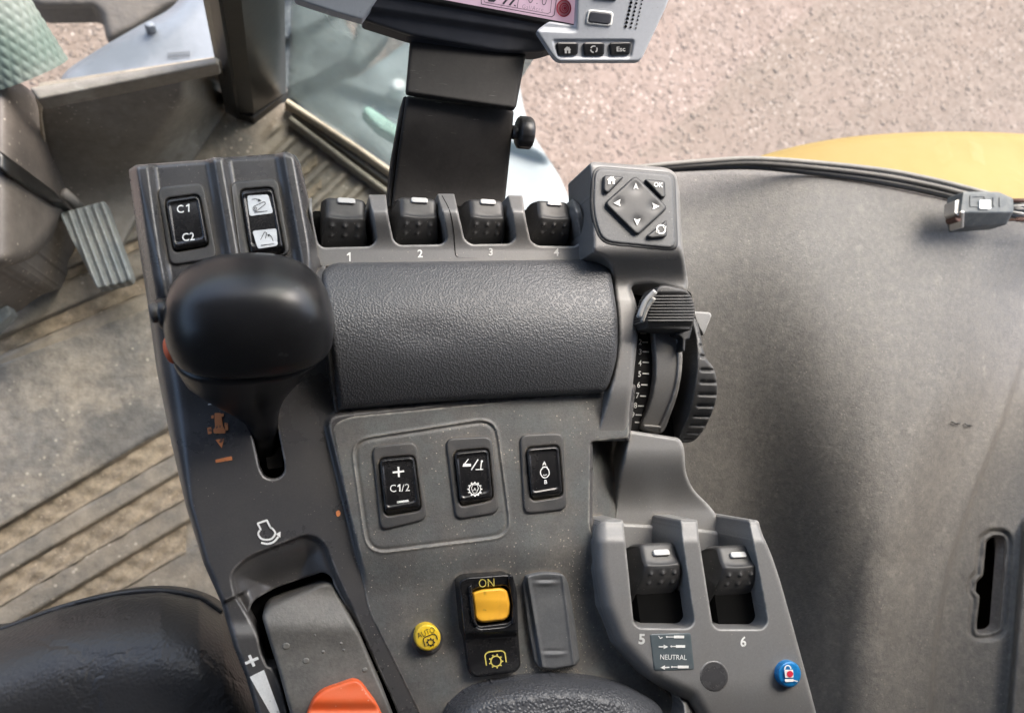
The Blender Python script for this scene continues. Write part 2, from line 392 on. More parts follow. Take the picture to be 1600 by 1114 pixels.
M['liner'] = mat('charcoal_fender_liner', (.118, .112, .105), .44, dust=[((.15, .14, .128), .5, 6), ((.075, .07, .068), .3, 14), ((.21, .195, .17), .3, 120)], spec=.3, fine=(.16, 300), speck=((.36, .32, .27), 260, .15), bump=(760, .55, .0012), blot=[((.22, .205, .18), .4, 45, .64), ((.055, .05, .048), .4, 26, .66)], scratch=((.2, .19, .17), .25))
M['fender'] = mat('yellow_painted_fender', (.29, .205, .075), .6, spec=.15, dust=((.25, .17, .056), .5, 6), blot=((.35, .22, .06), .5, 28, .74))
M['seal'] = mat('grey_rubber_seal', (.16, .15, .135), .55, dust=((.27, .25, .22), .5, 18), fine=(.1, 200))
M['sealk'] = mat('black_rubber_seal', (.015, .015, .015), .5)
M['ltrim'] = mat('pale_metal_trim', (.42, .41, .38), .45, dust=((.25, .23, .2), .4, 25))
M['stepm'] = mat('pale_blue_grey_painted_steel', (.24, .28, .285), .55, dust=[((.18, .21, .22), .5, 5)], fine=(.06, 40))
M['tyre'] = mat('dusty_tyre_rubber', (.10, .115, .115), .8, dust=[((.19, .21, .20), .6, 9), ((.06, .068, .07), .6, 16)], bump=(30, .6, .02))
M['green'] = mat('green_painted_steel', (.22, .35, .29), .6)
M['whitep'] = mat('white_enamel', (.82, .84, .82), .3)
M['hood'] = mat('pale_blue_painted_hood', (.20, .22, .255), .4, dust=((.09, .105, .12), .7, 5), fine=(.04, 60))  # darker blotches in the colour stand in for reflections on the glossy paint
M['sleeve'] = mat('grey_green_woven_sleeve', (.22, .25, .23), .35, dust=((.06, .12, .10), .6, 9))
M['roofm'] = mat('cab_headliner_fabric', (.05, .05, .05), .9)
M['seam'] = mat('dried_mud', (.52, .44, .33), .9, fine=(.2, 200))
def glass(name, tint, rough=.03, fog=.0):
    m = bpy.data.materials.new(name); m.use_nodes = True; t = m.node_tree; N = t.nodes; L = t.links
    out = N['Material Output']; N.remove(N['Principled BSDF'])
    tr = N.new('ShaderNodeBsdfTransparent'); tr.inputs[0].default_value = (*tint, 1)
    gl = N.new('ShaderNodeBsdfGlossy'); gl.inputs['Roughness'].default_value = rough
    fr = N.new('ShaderNodeValue'); fr.outputs[0].default_value = .035
    mx = N.new('ShaderNodeMixShader'); L.new(fr.outputs[0], mx.inputs[0]); L.new(tr.outputs[0], mx.inputs[1]); L.new(gl.outputs[0], mx.inputs[2])
    df = N.new('ShaderNodeBsdfDiffuse'); df.inputs[0].default_value = (.62, .68, .68, 1)
    no = N.new('ShaderNodeTexNoise'); no.inputs['Scale'].default_value = 7; no.inputs['Detail'].default_value = 7
    tc = N.new('ShaderNodeTexCoord'); L.new(tc.outputs['Object'], no.inputs[0])
    mr = N.new('ShaderNodeMapRange'); mr.inputs[1].default_value = .35; mr.inputs[2].default_value = .75; mr.inputs[3].default_value = fog * .3; mr.inputs[4].default_value = fog
    L.new(no.outputs[0], mr.inputs[0]); m2 = N.new('ShaderNodeMixShader'); L.new(mr.outputs[0], m2.inputs[0]); L.new(mx.outputs[0], m2.inputs[1]); L.new(df.outputs[0], m2.inputs[2])
    L.new(m2.outputs[0], out.inputs[0]); return m
M['glass'] = glass('clear_cab_glass', (.97, .98, .97), fog=.02)
M['dglass'] = glass('dusty_cab_glass', (.93, .97, .96), fog=.78)

ZG = -1.75
g = mk('ground', [[-40, -40, ZG], [40, -40, ZG], [40, 40, ZG], [-40, 40, ZG]], [(0, 1, 2, 3)], M['soil'], None, False); tag(g, kind='structure', label='beige pinkish gravel yard outside the cab')
def pebbles(n):
    t = (1 + 5 ** .5) / 2
    iv = np.array([(-1, t, 0), (1, t, 0), (-1, -t, 0), (1, -t, 0), (0, -1, t), (0, 1, t), (0, -1, -t), (0, 1, -t), (t, 0, -1), (t, 0, 1), (-t, 0, -1), (-t, 0, 1)]) / math.sqrt(1 + t * t)
    fi = np.array([(0, 11, 5), (0, 5, 1), (0, 1, 7), (0, 7, 10), (0, 10, 11), (1, 5, 9), (5, 11, 4), (11, 10, 2), (10, 7, 6), (7, 1, 8), (3, 9, 4), (3, 4, 2), (3, 2, 6), (3, 6, 8), (3, 8, 9), (4, 9, 5), (2, 4, 11), (6, 2, 10), (8, 6, 7), (9, 8, 1)])
    c = P(RNG.uniform(-60, 1750, n), RNG.uniform(-120, 420, n), ZG)
    s = RNG.uniform(.002, .0055, n) * (1 + 1.4 * RNG.random(n) ** 8)
    sc3 = np.stack([s * RNG.uniform(.7, 1.3, n), s * RNG.uniform(.7, 1.3, n), s * RNG.uniform(.15, .32, n)], 1)
    th = RNG.uniform(0, 6.3, n); v = iv[None] * RNG.uniform(.85, 1.15, (n, 12, 1)) * sc3[:, None]
    x = v[..., 0] * np.cos(th)[:, None] - v[..., 1] * np.sin(th)[:, None]; y = v[..., 0] * np.sin(th)[:, None] + v[..., 1] * np.cos(th)[:, None]
    v = np.stack([x, y, v[..., 2]], -1) + c[:, None] + np.array([0, 0, .0005])
    f = (fi[None] + (np.arange(n) * 12)[:, None, None]).reshape(-1, 3)
    return mk('gravel', v.reshape(-1, 3), f, M['peb'], None, True)
tag(pebbles(24000), label='loose beige and pink gravel covering the yard', kind='stuff', cat='gravel')

ZF = -0.60
# cab floor, moulded with raised bands; dirt lies in the channels as a thin layer of its own
BAND1 = (826, 867, 904, 946, 988, 1022)
def zfloor(x, y):
    z = np.full(np.shape(x), ZF)
    wob = 2.0 * np.sin(x / 37.) + 1.5 * np.sin(y / 23. + x / 61.)
    q = y + .588 * x + wob * .15
    for a_, b_ in ((826, 867), (904, 946), (988, 1030)): z = z - .010 * S(q, a_ - 3, a_ + 4) * (1 - S(q, b_ - 4, b_ + 3))
    q2 = y + .43 * x
    up_ = 1 - S(y + .43 * x, 590, 600)
    for a_, b_ in ((418, 446), (466, 484), (528, 556)): z = z - .010 * S(q2, a_ - 3, a_ + 3) * (1 - S(q2, b_ - 3, b_ + 3)) * (x < 330)
    q3 = y + .95 * x                                     # diagonal ribs near the door sill
    rb = np.clip(np.sin((q3 - 640) / 44 * 2 * np.pi) * 2 - .3, 0, 1)
    z = z + .007 * rb * S(x, 405, 430) * (1 - S(dline([(440, 150), (720, 345)], x, y), 48, 30)) * (1 - S(y, 420, 460))
    z = z + .02 * (1 - S(dline([(-60, 175), (62, 150), (100, 312), (60, 420), (-90, 480)], x, y), 0, 10)) * 0
    return z
fl = patch('cab_floor', [(-90, 420), (20, 380), (90, 330), (60, 130), (345, 88), (352, 175), (450, 160), (720, 330), (760, 700), (760, 1250), (-90, 1250)], zfloor, M['floor'], None, step=3.2, depth=.03)
tag(fl, label='dusty grey-brown moulded cab floor with raised bands', kind='structure')
def band(pts0, pts1, jag, seedv, name='dirt_strip'):
    r = np.random.default_rng(seedv); o = []
    for line, sgn in ((pts0, 1), (pts1[::-1], 1)):
        n = 60
        for k in range(n):
            t = k / (n - 1) * (len(line) - 1); i = min(int(t), len(line) - 2); u = t - i
            p = np.array(line[i]) * (1 - u) + np.array(line[i + 1]) * u
            o.append(p + r.normal(0, jag, 2) * .6 + np.array([0, jag * math.sin(k * .7 + seedv)]))
    return np.array(o)
def zd(x, y): return zfloor(x, y) + .0035 + .002 * np.sin(x / 7.) * np.sin(y / 5. + x / 11.)
dirt = thing('floor_dirt', 'tan crumbly dirt lying in the floor channels left of the console', 'dirt', V(150, 800, ZF), kind='stuff')
for k, (a_, b_, c_, d_) in enumerate([(828, 670, 866, 708), (906, 744, 946, 776), (990, 815, 1030, 836)]):
    patch('dirt_strip', band([(-80, a_ + 47), (0, a_), (290, a_ - 170)], [(-80, b_ * 0 + c_ + 47), (0, c_), (290, c_ - 168)], .6, k), zd, M['dirt'], dirt, step=3, depth=.006)
for k, (a_, c_) in enumerate([(420, 444), (468, 482), (531, 554)]):
    patch('dirt_strip', band([(-80, a_ + 34), (0, a_), (250, a_ - 108)], [(-80, c_ + 34), (0, c_), (250, c_ - 108)], .6, 9 + k), zd, M['dirt'], dirt, step=3, depth=.006)
for k in range(5):
    a_ = 604 + 44 * k
    x0 = 420 + 8 * k; x1 = x0 + 75
    patch('dirt_strip', band([(x0, a_ + 8 - .95 * (x0 - 0) + 100), (x1, a_ + 8 - .95 * x1 + 100)], [(x0, a_ + 24 - .95 * x0 + 100), (x1, a_ + 22 - .95 * x1 + 100)], 1.2, 20 + k), zd, M['dirt'], dirt, step=3, depth=.006)
# mats
rm = patch('rubber_mat', rr([(-80, 600), (262, 470), (262, 668), (30, 806), (-80, 868)], 12), lambda x, y: zfloor(x, y) + .004 + .0015 * np.sin(x / 40 + y / 60), M['mat'], None, step=4, fil=(4, .002), depth=.004)
tag(rm, label='flat grey dusty rubber mat on the cab floor left of the console', cat='floor mat')
# footwell front wall, kick panel
fw = patch('footwell_wall', [(58, 150), (345, 92), (352, 172), (300, 250), (215, 335), (170, 420), (95, 330)], lambda x, y: ZF + .010 + .20 * S(y, 340, 90) * np.maximum(S(dline([(352, 130), (352, 172), (300, 250), (215, 335), (170, 420)], x, y), 0, 70), S(y, 135, 95)), M['brown'], None, step=5, fil=(3, .002), depth=.02)
tag(fw, label='brown-grey speckled footwell wall below the front window', kind='structure')
lp = patch('window_ledge', rr([(46, 138), (340, 90), (343, 102), (60, 158)], 3), ZF + .235, M['brown'], None, step=3, fil=(4, .004), depth=.02)
tag(lp, label='brown ledge under the front window', kind='structure')
sb = patch('dried_mud_streak', cr([(58, 143), (66, 145), (70, 158), (65, 176), (70, 215), (69, 235), (63, 205), (60, 172), (54, 150)], 4), lambda x, y: ZF + .022 + .20 * S(y, 340, 90), M['seam'], None, step=2, fil=(2, .001), depth=.002)
tag(sb, label='pale dried mud streak in the footwell corner', cat='mud')
# steering column cover
colm = thing('steering_column_cover', 'brown-grey column cover at the left edge beside the accelerator pedal', 'column cover', V(30, 250, ZF))
patch('cover_shell', cr([(-90, 100), (0, 118), (52, 146), (72, 200), (88, 300), (102, 330), (60, 395), (0, 420), (-90, 440)], 5), lambda x, y: -.40 - .10 * S(x, 0, 100), M['column'], colm, step=4, fil=(20, .03), depth=.14)
patch('dark_groove', rr([(-90, 190), (0, 236), (86, 300), (100, 318), (84, 318), (0, 266), (-90, 215)], 4), lambda x, y: -.388 - .10 * S(x, 0, 100), M['cabdark'], colm, step=3, fil=(4, .003), depth=.05)
# accelerator pedal
ped = thing('accelerator_pedal', 'ribbed dusty grey accelerator pedal on the floor left of the console', 'pedal', V(150, 390, ZF))
PO = rr([(92, 334), (164, 314), (207, 430), (204, 440), (152, 452)], 5)
def zped(x, y):
    u = (x - 92) * .97 - (y - 334) * .36
    return ZF + .09 + .0035 * np.clip(np.sin(u / 13.5 * 2 * np.pi) * 1.6, -1, 1)
patch('pedal_pad', PO, zped, mat('worn_pedal_rubber', (.20, .22, .22), .55, dust=((.34, .33, .29), .5, 30), fine=(.2, 150), bump=(200, .5, .003)), ped, step=1.8, fil=(4, .004), depth=.02)
tube('pedal_arm', [V(124, 326, ZF + .075), V(112, 312, ZF + .09), V(98, 300, ZF + .10)], .006, M['seal'], ped)
pd2 = thing('brake_pedal', 'corner of a grey ribbed pedal at the left edge of the floor', 'pedal', V(0, 480, ZF))
patch('pedal_pad', rr([(-70, 450), (0, 458), (20, 490), (-10, 520), (-70, 540)], 5), ZF + .07, bpy.data.materials['worn_pedal_rubber'], pd2, step=2.5, fil=(4, .004), depth=.02)

# pillar between the front window and the side window
pil = thing('cab_pillar', 'dark charcoal steel cab pillar between the two windows', 'pillar', V(390, 185, ZF))
def prism(name, base, z0, z1, m, parent, lean=(0, 0)):
    r0 = [V(x, y, z0) for x, y in base]; r1 = [p + Vector((lean[0], lean[1], z1 - z0)) for p in r0]
    return hull(name, [r0, r1], m, parent, smooth=False)
prism('pillar_post', [(372, 181), (398, 185), (447, 150), (440, 120), (362, 120)], ZF + .01, .75, M['cabdark'], pil)
prism('pillar_trim', [(347, 146), (376, 181), (372, 187), (352, 175)], ZF + .01, .75, M['cabdark'], pil)
prism('pillar_foot', [(368, 184), (398, 194), (451, 152), (447, 146), (398, 182), (372, 176)], ZF, ZF + .02, M['sealk'], pil)
# door sill between floor and side glass
sill = thing('door_sill', 'dusty cream window sill strip running from the pillar behind the console', 'sill', V(570, 245, ZF))
def strip(name, line, wd, z, m, par, r=.004, dep=.02):
    l = np.array(line, float); t = np.gradient(l, axis=0); t /= np.linalg.norm(t, axis=1)[:, None]; n_ = np.stack([-t[:, 1], t[:, 0]], 1)
    return patch(name, np.vstack([l + n_ * wd / 2, (l - n_ * wd / 2)[::-1]]), z, m, par, step=2.4, fil=(wd * .4, r), depth=dep)
strip('sill_edge', [(447, 158), (560, 232), (720, 345)], 9, ZF + .028, M['seam'], sill)
strip('sill_channel', [(458, 176), (560, 250), (715, 362)], 9, ZF + .012, M['seal'], sill)
strip('sill_step', [(452, 184), (560, 266), (705, 374)], 8, ZF + .024, mat('dusty_sill_rubber', (.27, .24, .19), .7, fine=(.2, 120)), sill)
# side glass
def pane(name, line, z0, z1, m, label, lean=(0, 0), th=.005):
    r = [V(*p, z0) for p in line]; v = []; f = []; n = len(r)
    for k, p in enumerate(r):
        t = (r[min(k + 1, n - 1)] - r[max(k - 1, 0)]).normalized(); o = Vector((-t.y, t.x, 0)) * th
        for q in (p, p + o): v.append(list(q)); v.append([q.x + lean[0], q.y + lean[1], z1])
    for k in range(n - 1):
        a_ = k * 4; f += [(a_, a_ + 4, a_ + 5, a_ + 1), (a_ + 2, a_ + 3, a_ + 7, a_ + 6)]
    o = mk(name, v, f, m, None); tag(o, label=label, cat='window'); return o
pane('side_window', [(449, 155), (560, 229), (690, 320)], ZF + .03, .72, M['dglass'], 'dusty side window pane behind the display bracket', lean=(.03, .05))
pane('front_window', [(48, 140), (200, 114), (342, 92)], ZF + .24, .72, M['glass'], 'clear lower front window pane left of the pillar', lean=(0, .12))

# outside, seen through the windows
stp = thing('outside_step_platform', 'pale blue-grey steel step platform outside the side window', 'platform', V(660, 200, -1.05))
patch('platform_deck', cr([(455, 165), (560, 118), (640, 62), (700, 20), (790, 60), (826, 195), (885, 300), (900, 420), (700, 420), (520, 300)], 5), lambda x, y: -1.05 - .03 * S(y - .35 * x, -60, -40), M['stepm'], stp, step=5, fil=(8, .012), depth=.12)
patch('green_bar', rr([(569, 167), (577, 167), (660, 225), (660, 243), (590, 200), (566, 175)], 4), -1.0, M['green'], stp, step=3, fil=(4, .006), depth=.03)
patch('round_cap', circ(622, 134, 12, 11), -1.0, M['whitep'], stp, step=2, fil=(9, .012), depth=.03)
ty = thing('front_axle', 'dark dusty tractor front axle and tyre seen through the windows', 'axle', V(500, 80, ZG))
def ztyre(x, y): return -1.0 - .35 * ((x - 500) / 190.) ** 2 + .028 * (np.sin((x * .5 + y) / 13.) > .1)
patch('tyre', cr([(380, -70), (540, -70), (538, 25), (552, 60), (545, 100), (505, 128), (470, 140), (440, 160), (380, 130)], 5), ztyre, M['tyre'], ty, step=4, fil=(12, .06), depth=.3)
mg = patch('mudguard', cr([(562, 30), (620, 20), (700, 0), (690, -60), (560, -60), (566, 0), (545, 105), (580, 88), (610, 45)], 5), -1.12, M['tyre'], None, step=4, fil=(8, .02), depth=.04)
tag(mg, label='curved dark mudguard beside the tyre, below the display corner', cat='mudguard')
hd = thing('engine_hood', 'pale blue-grey painted hood seen through the front window', 'hood', V(230, 70, -.7))
patch('hood_panel', cr([(98, 118), (150, 80), (215, 42), (268, 12), (305, -30), (380, -60), (395, 40), (392, 110), (250, 140), (110, 150)], 5), lambda x, y: -.80 + .04 * S(x + y, 200, 330), M['hood'], hd, step=4, fil=(14, .03), depth=.12)
patch('hood_boss', circ(234, 40, 9, 6), -.745, M['hood'], hd, step=2, fil=(5, .008), depth=.03)
rng3 = []
for r_ in range(2):
    for k in range(9): rng3.append([(262 + k * 4, 83 + r_ * 5 - k * .3), (264.6 + k * 4, 83 + r_ * 5 - k * .3), (264.6 + k * 4, 86 + r_ * 5 - k * .3), (262 + k * 4, 86 + r_ * 5 - k * .3)])
sheet('small_lettering', rng3, -.757, M['navy'], hd)
ft = patch('axle_casting', rr([(40, -70), (340, -70), (320, 0), (262, 14), (215, 46), (168, 68), (158, 25), (148, 13), (62, 14), (40, 4)], 8), -.98, mat('dark_dusty_casting', (.07, .062, .058), .7, dust=((.16, .14, .12), .5, 12), bump=(60, .4, .01)), ty, step=5, fil=(12, .03), depth=.05)

# woven hose sleeve
hs = thing('hose_sleeve', 'grey-green woven sleeve with diamond mesh at the top left corner', 'hose', V(20, 60, -.32))
def hose(p0, p1, r, parent):
    p0, p1 = Vector(p0), Vector(p1); ax = (p1 - p0); Ln = ax.length; ax.normalize()
    a_ = ax.cross(Vector((0, 0, 1))).normalized(); b_ = a_.cross(ax); nu, nv = 220, 150; v = []
    for i in range(nv):
        for k in range(nu):
            th = 2 * math.pi * k / nu; s = i / (nv - 1) * Ln
            A = math.sin(14 * th + s / r * 7.5); B = math.sin(14 * th - s / r * 7.5)
            rr_ = r * (1 + .03 * (abs(A) * abs(B)) - .012)
            v.append(list(p0 + ax * s + (a_ * math.cos(th) + b_ * math.sin(th)) * rr_))
    v = np.array(v); i, k = np.meshgrid(np.arange(nv - 1), np.arange(nu), indexing='ij'); i = i.ravel(); k = k.ravel()
    f = np.stack([i * nu + k, i * nu + (k + 1) % nu, (i + 1) * nu + (k + 1) % nu, (i + 1) * nu + k], 1)
    return mk('woven_sleeve', v, f, M['sleeve'], parent)
hose(V(-110, -110, -.34), V(42, 118, -.42), .044, hs)

# right side: fender liner, seal, window, fender
CR_ = [(1560, 370), (1530, 385), (1490, 520), (1450, 640), (1400, 760), (1355, 880), (1330, 1000), (1310, 1240)]
def sdc(x, y):
    xs = np.interp(y, [p[1] for p in CR_], [p[0] for p in CR_]); return (x - xs) * .93
def zlin(x, y):
    z = -.135 - .12 * S(y, 380, 1000) * (1 - S(x, 1150, 1420)) - .03 * S(x, 1300, 1050)
    s = sdc(x, y); z = z - .004 * np.exp(-((s + 8) / 38.) ** 2) * S(y, 330, 560)
    z = z + (-.022 * S(s, -10, 90) + .030 * S(s, 130, 300)) * S(y, 350, 460)
    z = z - .004 * S(s - 110 - .02 * (y - 600), 0, 8) * S(y, 380, 480)
    # moulded rim round the pocket
    pd = sdf(POCK, x, y); z = z - .004 * S(pd, -14, -9) + .003 * np.exp(-((pd + 3.5) / 2.4) ** 2)
    z = z + .012 * S(x - np.interp(y, [700, 860, 1120, 1250], [1602, 1596, 1574, 1580]), -4, 8) * S(y, 800, 830)
    return z
POCK = rr([(1541, 845), (1552, 838), (1568, 840), (1570, 852), (1560, 980), (1552, 986), (1527, 988), (1526, 975), (1531, 930), (1524, 925), (1526, 908), (1536, 900)], 4)
lin = thing('fender_liner', 'charcoal moulded fender liner panel right of the console', 'panel', V(1300, 700, -.16), kind=None)
patch('liner_skin', cr([(1000, 270), (1060, 267), (1150, 264), (1250, 270), (1350, 284), (1450, 304), (1520, 320), (1620, 350), (1730, 388), (1730, 700), (1730, 1250), (1400, 1250), (900, 1250), (880, 700), (900, 330)], 6), zlin, M['liner'], lin, holes=[POCK], step=3.4, fil=(7, .006), hfil=(4, .003), depth=.05, hdepth=.010)
patch('pocket_back', rr([(1480, 800), (1600, 800), (1600, 1030), (1500, 1010)], 5), -.25, mat('pocket_shade_brown', (.014, .010, .008), .7, dust=((.03, .022, .015), .5, 60), spec=.05), lin, step=6, depth=.01)  # almost black brown, the pocket's inner shade put into the colour
SL = cr([(985, 270), (1040, 266), (1100, 263), (1180, 262), (1285, 273), (1390, 289), (1495, 312), (1600, 342), (1700, 374)], 8, False)
sl = thing('window_seal', 'curved grey and black rubber seal along the bottom of the side window', 'seal', V(1300, 262, -.12))
def off(line, k):
    l = np.array(line, float); t = np.gradient(l, axis=0); t /= np.linalg.norm(t, axis=1)[:, None]; return l + np.stack([t[:, 1], -t[:, 0]], 1) * k
for nm, k, r_, m_, z_ in (('black_gap', 1, .0028, 'sealk', -.134), ('pale_trim', 5, .0017, 'seal', -.131), ('dark_bead', 9, .0024, 'cabdark', -.130), ('rubber_bead', 13.5, .0026, 'seal', -.127), ('dark_lip', 17.5, .0020, 'sealk', -.126), ('outer_lip', 22, .0022, 'seal', -.124)):
    l = SL + (off(SL, k) - SL) * np.interp(SL[:, 0], [1000, 1400], [.35, 1.0])[:, None]
    if nm == 'pale_trim': l = l[26:]
    tube(nm, [V(x, y, z_) for x, y in l], r_, M[m_], sl, n=8)
pane('door_window', [tuple(p) for p in off(SL, 13)[::4]], -.12, .72, M['glass'], 'clear curved side window above the yellow fender', lean=(.12, .10))
fe = thing('rear_fender', 'yellow painted rear fender outside the side window', 'fender', V(1480, 250, -.45))
patch('fender_skin', cr([(1120, 300), (1150, 262), (1215, 236), (1330, 214), (1480, 206), (1620, 211), (1750, 226), (1780, 420), (1600, 470), (1300, 420)], 6), lambda x, y: -.36 - .12 * ((x - 1500) / 400.) ** 2 + .05 * S(y, 200, 330), M['fender'], fe, step=5, fil=(14, .02), depth=.3)

# connector lying on the liner
cn = thing('cable_connector', 'grey data connector lying on the liner by the seal at the right', 'connector', V(1535, 345, -.13))
ZC = -.095
patch('connector_hood', rr([(1504, 300), (1560, 300), (1583, 310), (1584, 330), (1572, 352), (1506, 356), (1500, 330)], 3), lambda x, y: ZC - .015 * np.clip((y - 332) / 22., 0, 1.2) - .0 * x, M_conn := mat('dusty_grey_connector_plastic', (.062, .070, .073), .5, dust=((.2, .2, .19), .4, 120), bump=(500, .3, .0006)), cn, step=1.5, fil=(3, .0012), depth=.017)
patch('embossed_frame', rr([(1516, 305), (1541, 305), (1541, 323), (1516, 323)], 1), ZC + .0008, M_conn, cn, holes=[rr([(1518.5, 307.5), (1538.5, 307.5), (1538.5, 320.5), (1518.5, 320.5)], 1)], step=1.2, depth=.002)
patch('small_sticker', rr([(1531, 312.5), (1548, 313), (1548.5, 327), (1531, 326.5)], .5), ZC + .0018, M['white'], cn, step=1.5, depth=.0015)
for xx_ in (1552, 1562): patch('embossed_mark', rr([(xx_, 308), (xx_ + 3, 308), (xx_ + 3, 323), (xx_, 323)], .5), ZC + .0008, M_conn, cn, step=1, depth=.002)
patch('metal_shell', rr([(1492, 314), (1501, 311), (1500, 330), (1498, 338), (1491, 334)], 1.5), ZC - .003, M['metal'], cn, step=1.2, fil=(2, .0008), depth=.012)
patch('metal_flange', rr([(1501, 330), (1507, 330), (1506, 356), (1500, 356)], 1), lambda x, y: ZC + .0008 - .015 * np.clip((y - 332) / 22., 0, 1.2), M['metal'], cn, step=1.2, fil=(1.5, .0005), depth=.012)
rust = mat('rusty_screw', (.10, .045, .03), .7, fine=(.2, 400))
patch('corroded_plug', circ(1497, 341, 6, 6), ZC - .006, rust, cn, step=1.2, fil=(4, .0015), depth=.01)
tube('thumb_screw', [V(1580, 314, ZC - .004), V(1640, 313, ZC - .004)], .0023, rust, cn, n=12)
tube('thumb_screw', [V(1566, 344, ZC - .012), V(1588, 344, ZC - .012), V(1589, 343, ZC - .012), V(1640, 343, ZC - .012)], [.0012, .0012, .0024, .0024], rust, cn, n=12)
for k, yv in enumerate((322, 327, 331)):
    tube('wire', [V(1580, yv, ZC - .005), V(1600, yv - 1 + k * 2, ZC - .006), V(1650, yv + 4 * k, ZC - .012)], .0010, (M['ltrim'], M['cabdark'], M['ltrim'])[k], cn, n=8)
# thin wire clips poking from the liner
for k, (x, y) in enumerate([(1492, 661), (1512, 664)]):
    o = tube('cable_tie_stub', [V(x - 5, y - 2, float(zlin(np.array(x - 5.), np.array(y - 2.))) + .002), V(x, y, float(zlin(np.array(float(x)), np.array(float(y)))) + .004), V(x + 7, y + 1, float(zlin(np.array(x + 7.), np.array(float(y)))) + .002)], .0007, M['dark'], None, n=6)
    tag(o, label=('small black cable tie stub on the liner, left of two' if k == 0 else 'small black cable tie stub on the liner, right of two'), cat='cable tie', group='cable tie stubs on the liner')
# cab roof over the driver's place (above the camera)
def box(name, lo, hi, m, parent=None):
    x0, y0, z0 = lo; x1, y1, z1 = hi
    return mk(name, [(x0, y0, z0), (x1, y0, z0), (x1, y1, z0), (x0, y1, z0), (x0, y0, z1), (x1, y0, z1), (x1, y1, z1), (x0, y1, z1)], [(0, 3, 2, 1), (4, 5, 6, 7), (0, 1, 5, 4), (1, 2, 6, 5), (2, 3, 7, 6), (3, 0, 4, 7)], m, parent, False)
sl_ = box('added_floor_slab', (-1.09, -.66, -.66), (.12, .28, -.635), M['brown']); tag(sl_, kind='structure')  # floor carried on out of view, added to hide bright ground from reflections
rf = mk('cab_roof', [(x, y, z) for z in (.74, .86) for x, y in ((-1.15, -1.0), (.95, -1.0), (.95, .22), (.35, .48), (-1.15, .52))], [(0, 4, 3, 2, 1), (5, 6, 7, 8, 9)] + [(k, (k + 1) % 5, 5 + (k + 1) % 5, 5 + k) for k in range(5)], M['roofm'], None, False); tag(rf, kind='structure')
rw = box('rear_light_block', (-1.15, -.72, -.6), (.95, -.66, .74), M['roofm']); tag(rw, kind='structure')  # unseen solid wall, added to cut rear light and deepen the liner's gradient
rq = box('quarter_light_block', (.79, -.66, -.6), (.84, .04, .74), M['roofm']); tag(rq, kind='structure')  # unseen wall, added to keep light from the right off the lower liner
lw_ = box('left_reflection_block', (-1.15, -.66, -.6), (-1.09, .52, .22), M['roofm']); tag(lw_, kind='structure')  # unseen wall, added to block ground reflections on the console's left side
# ------------------------------------------------------------ the control console
con = thing('control_console', 'dark grey tractor control console with rockers, roller switches, drive lever and throttle', 'control console', V(620, 700, -.06))
LE = [(198, 250), (201, 262), (213, 360), (230, 470), (245, 580), (265, 680), (290, 790), (318, 880), (345, 940), (365, 1010), (385, 1060), (400, 1114), (425, 1200)]
PP = rr([(508, 650), (560, 643), (960, 600), (1010, 600), (1010, 1250), (660, 1250), (585, 960), (545, 800)], [28, 10, 4, 4, 4, 4, 60, 60])
GR = rr([(548, 687), (775, 652), (800, 838), (574, 866)], 32)
RECESS = rr([(366, 930), (358, 895), (388, 868), (482, 832), (508, 845), (522, 885), (562, 972), (640, 1160), (640, 1260), (486, 1260), (452, 1110), (402, 990)], [4, 24, 24, 24, 18, 20, 30, 3, 3, 3, 30, 20])
THOLE = rr([(388, 958), (395, 938), (430, 918), (505, 893), (518, 900), (522, 915), (562, 985), (612, 1090), (660, 1210), (470, 1210), (432, 1042), (418, 1042), (408, 1020), (400, 980)], [4, 12, 10, 6, 6, 6, 10, 3, 3, 3, 4, 6, 10, 10])
LSLOT = np.vstack([rr([(390, 660), (430, 652)], 0), cr([(444, 722), (444, 736), (437, 745), (425, 748), (413, 744), (405, 730)], 4, False)])
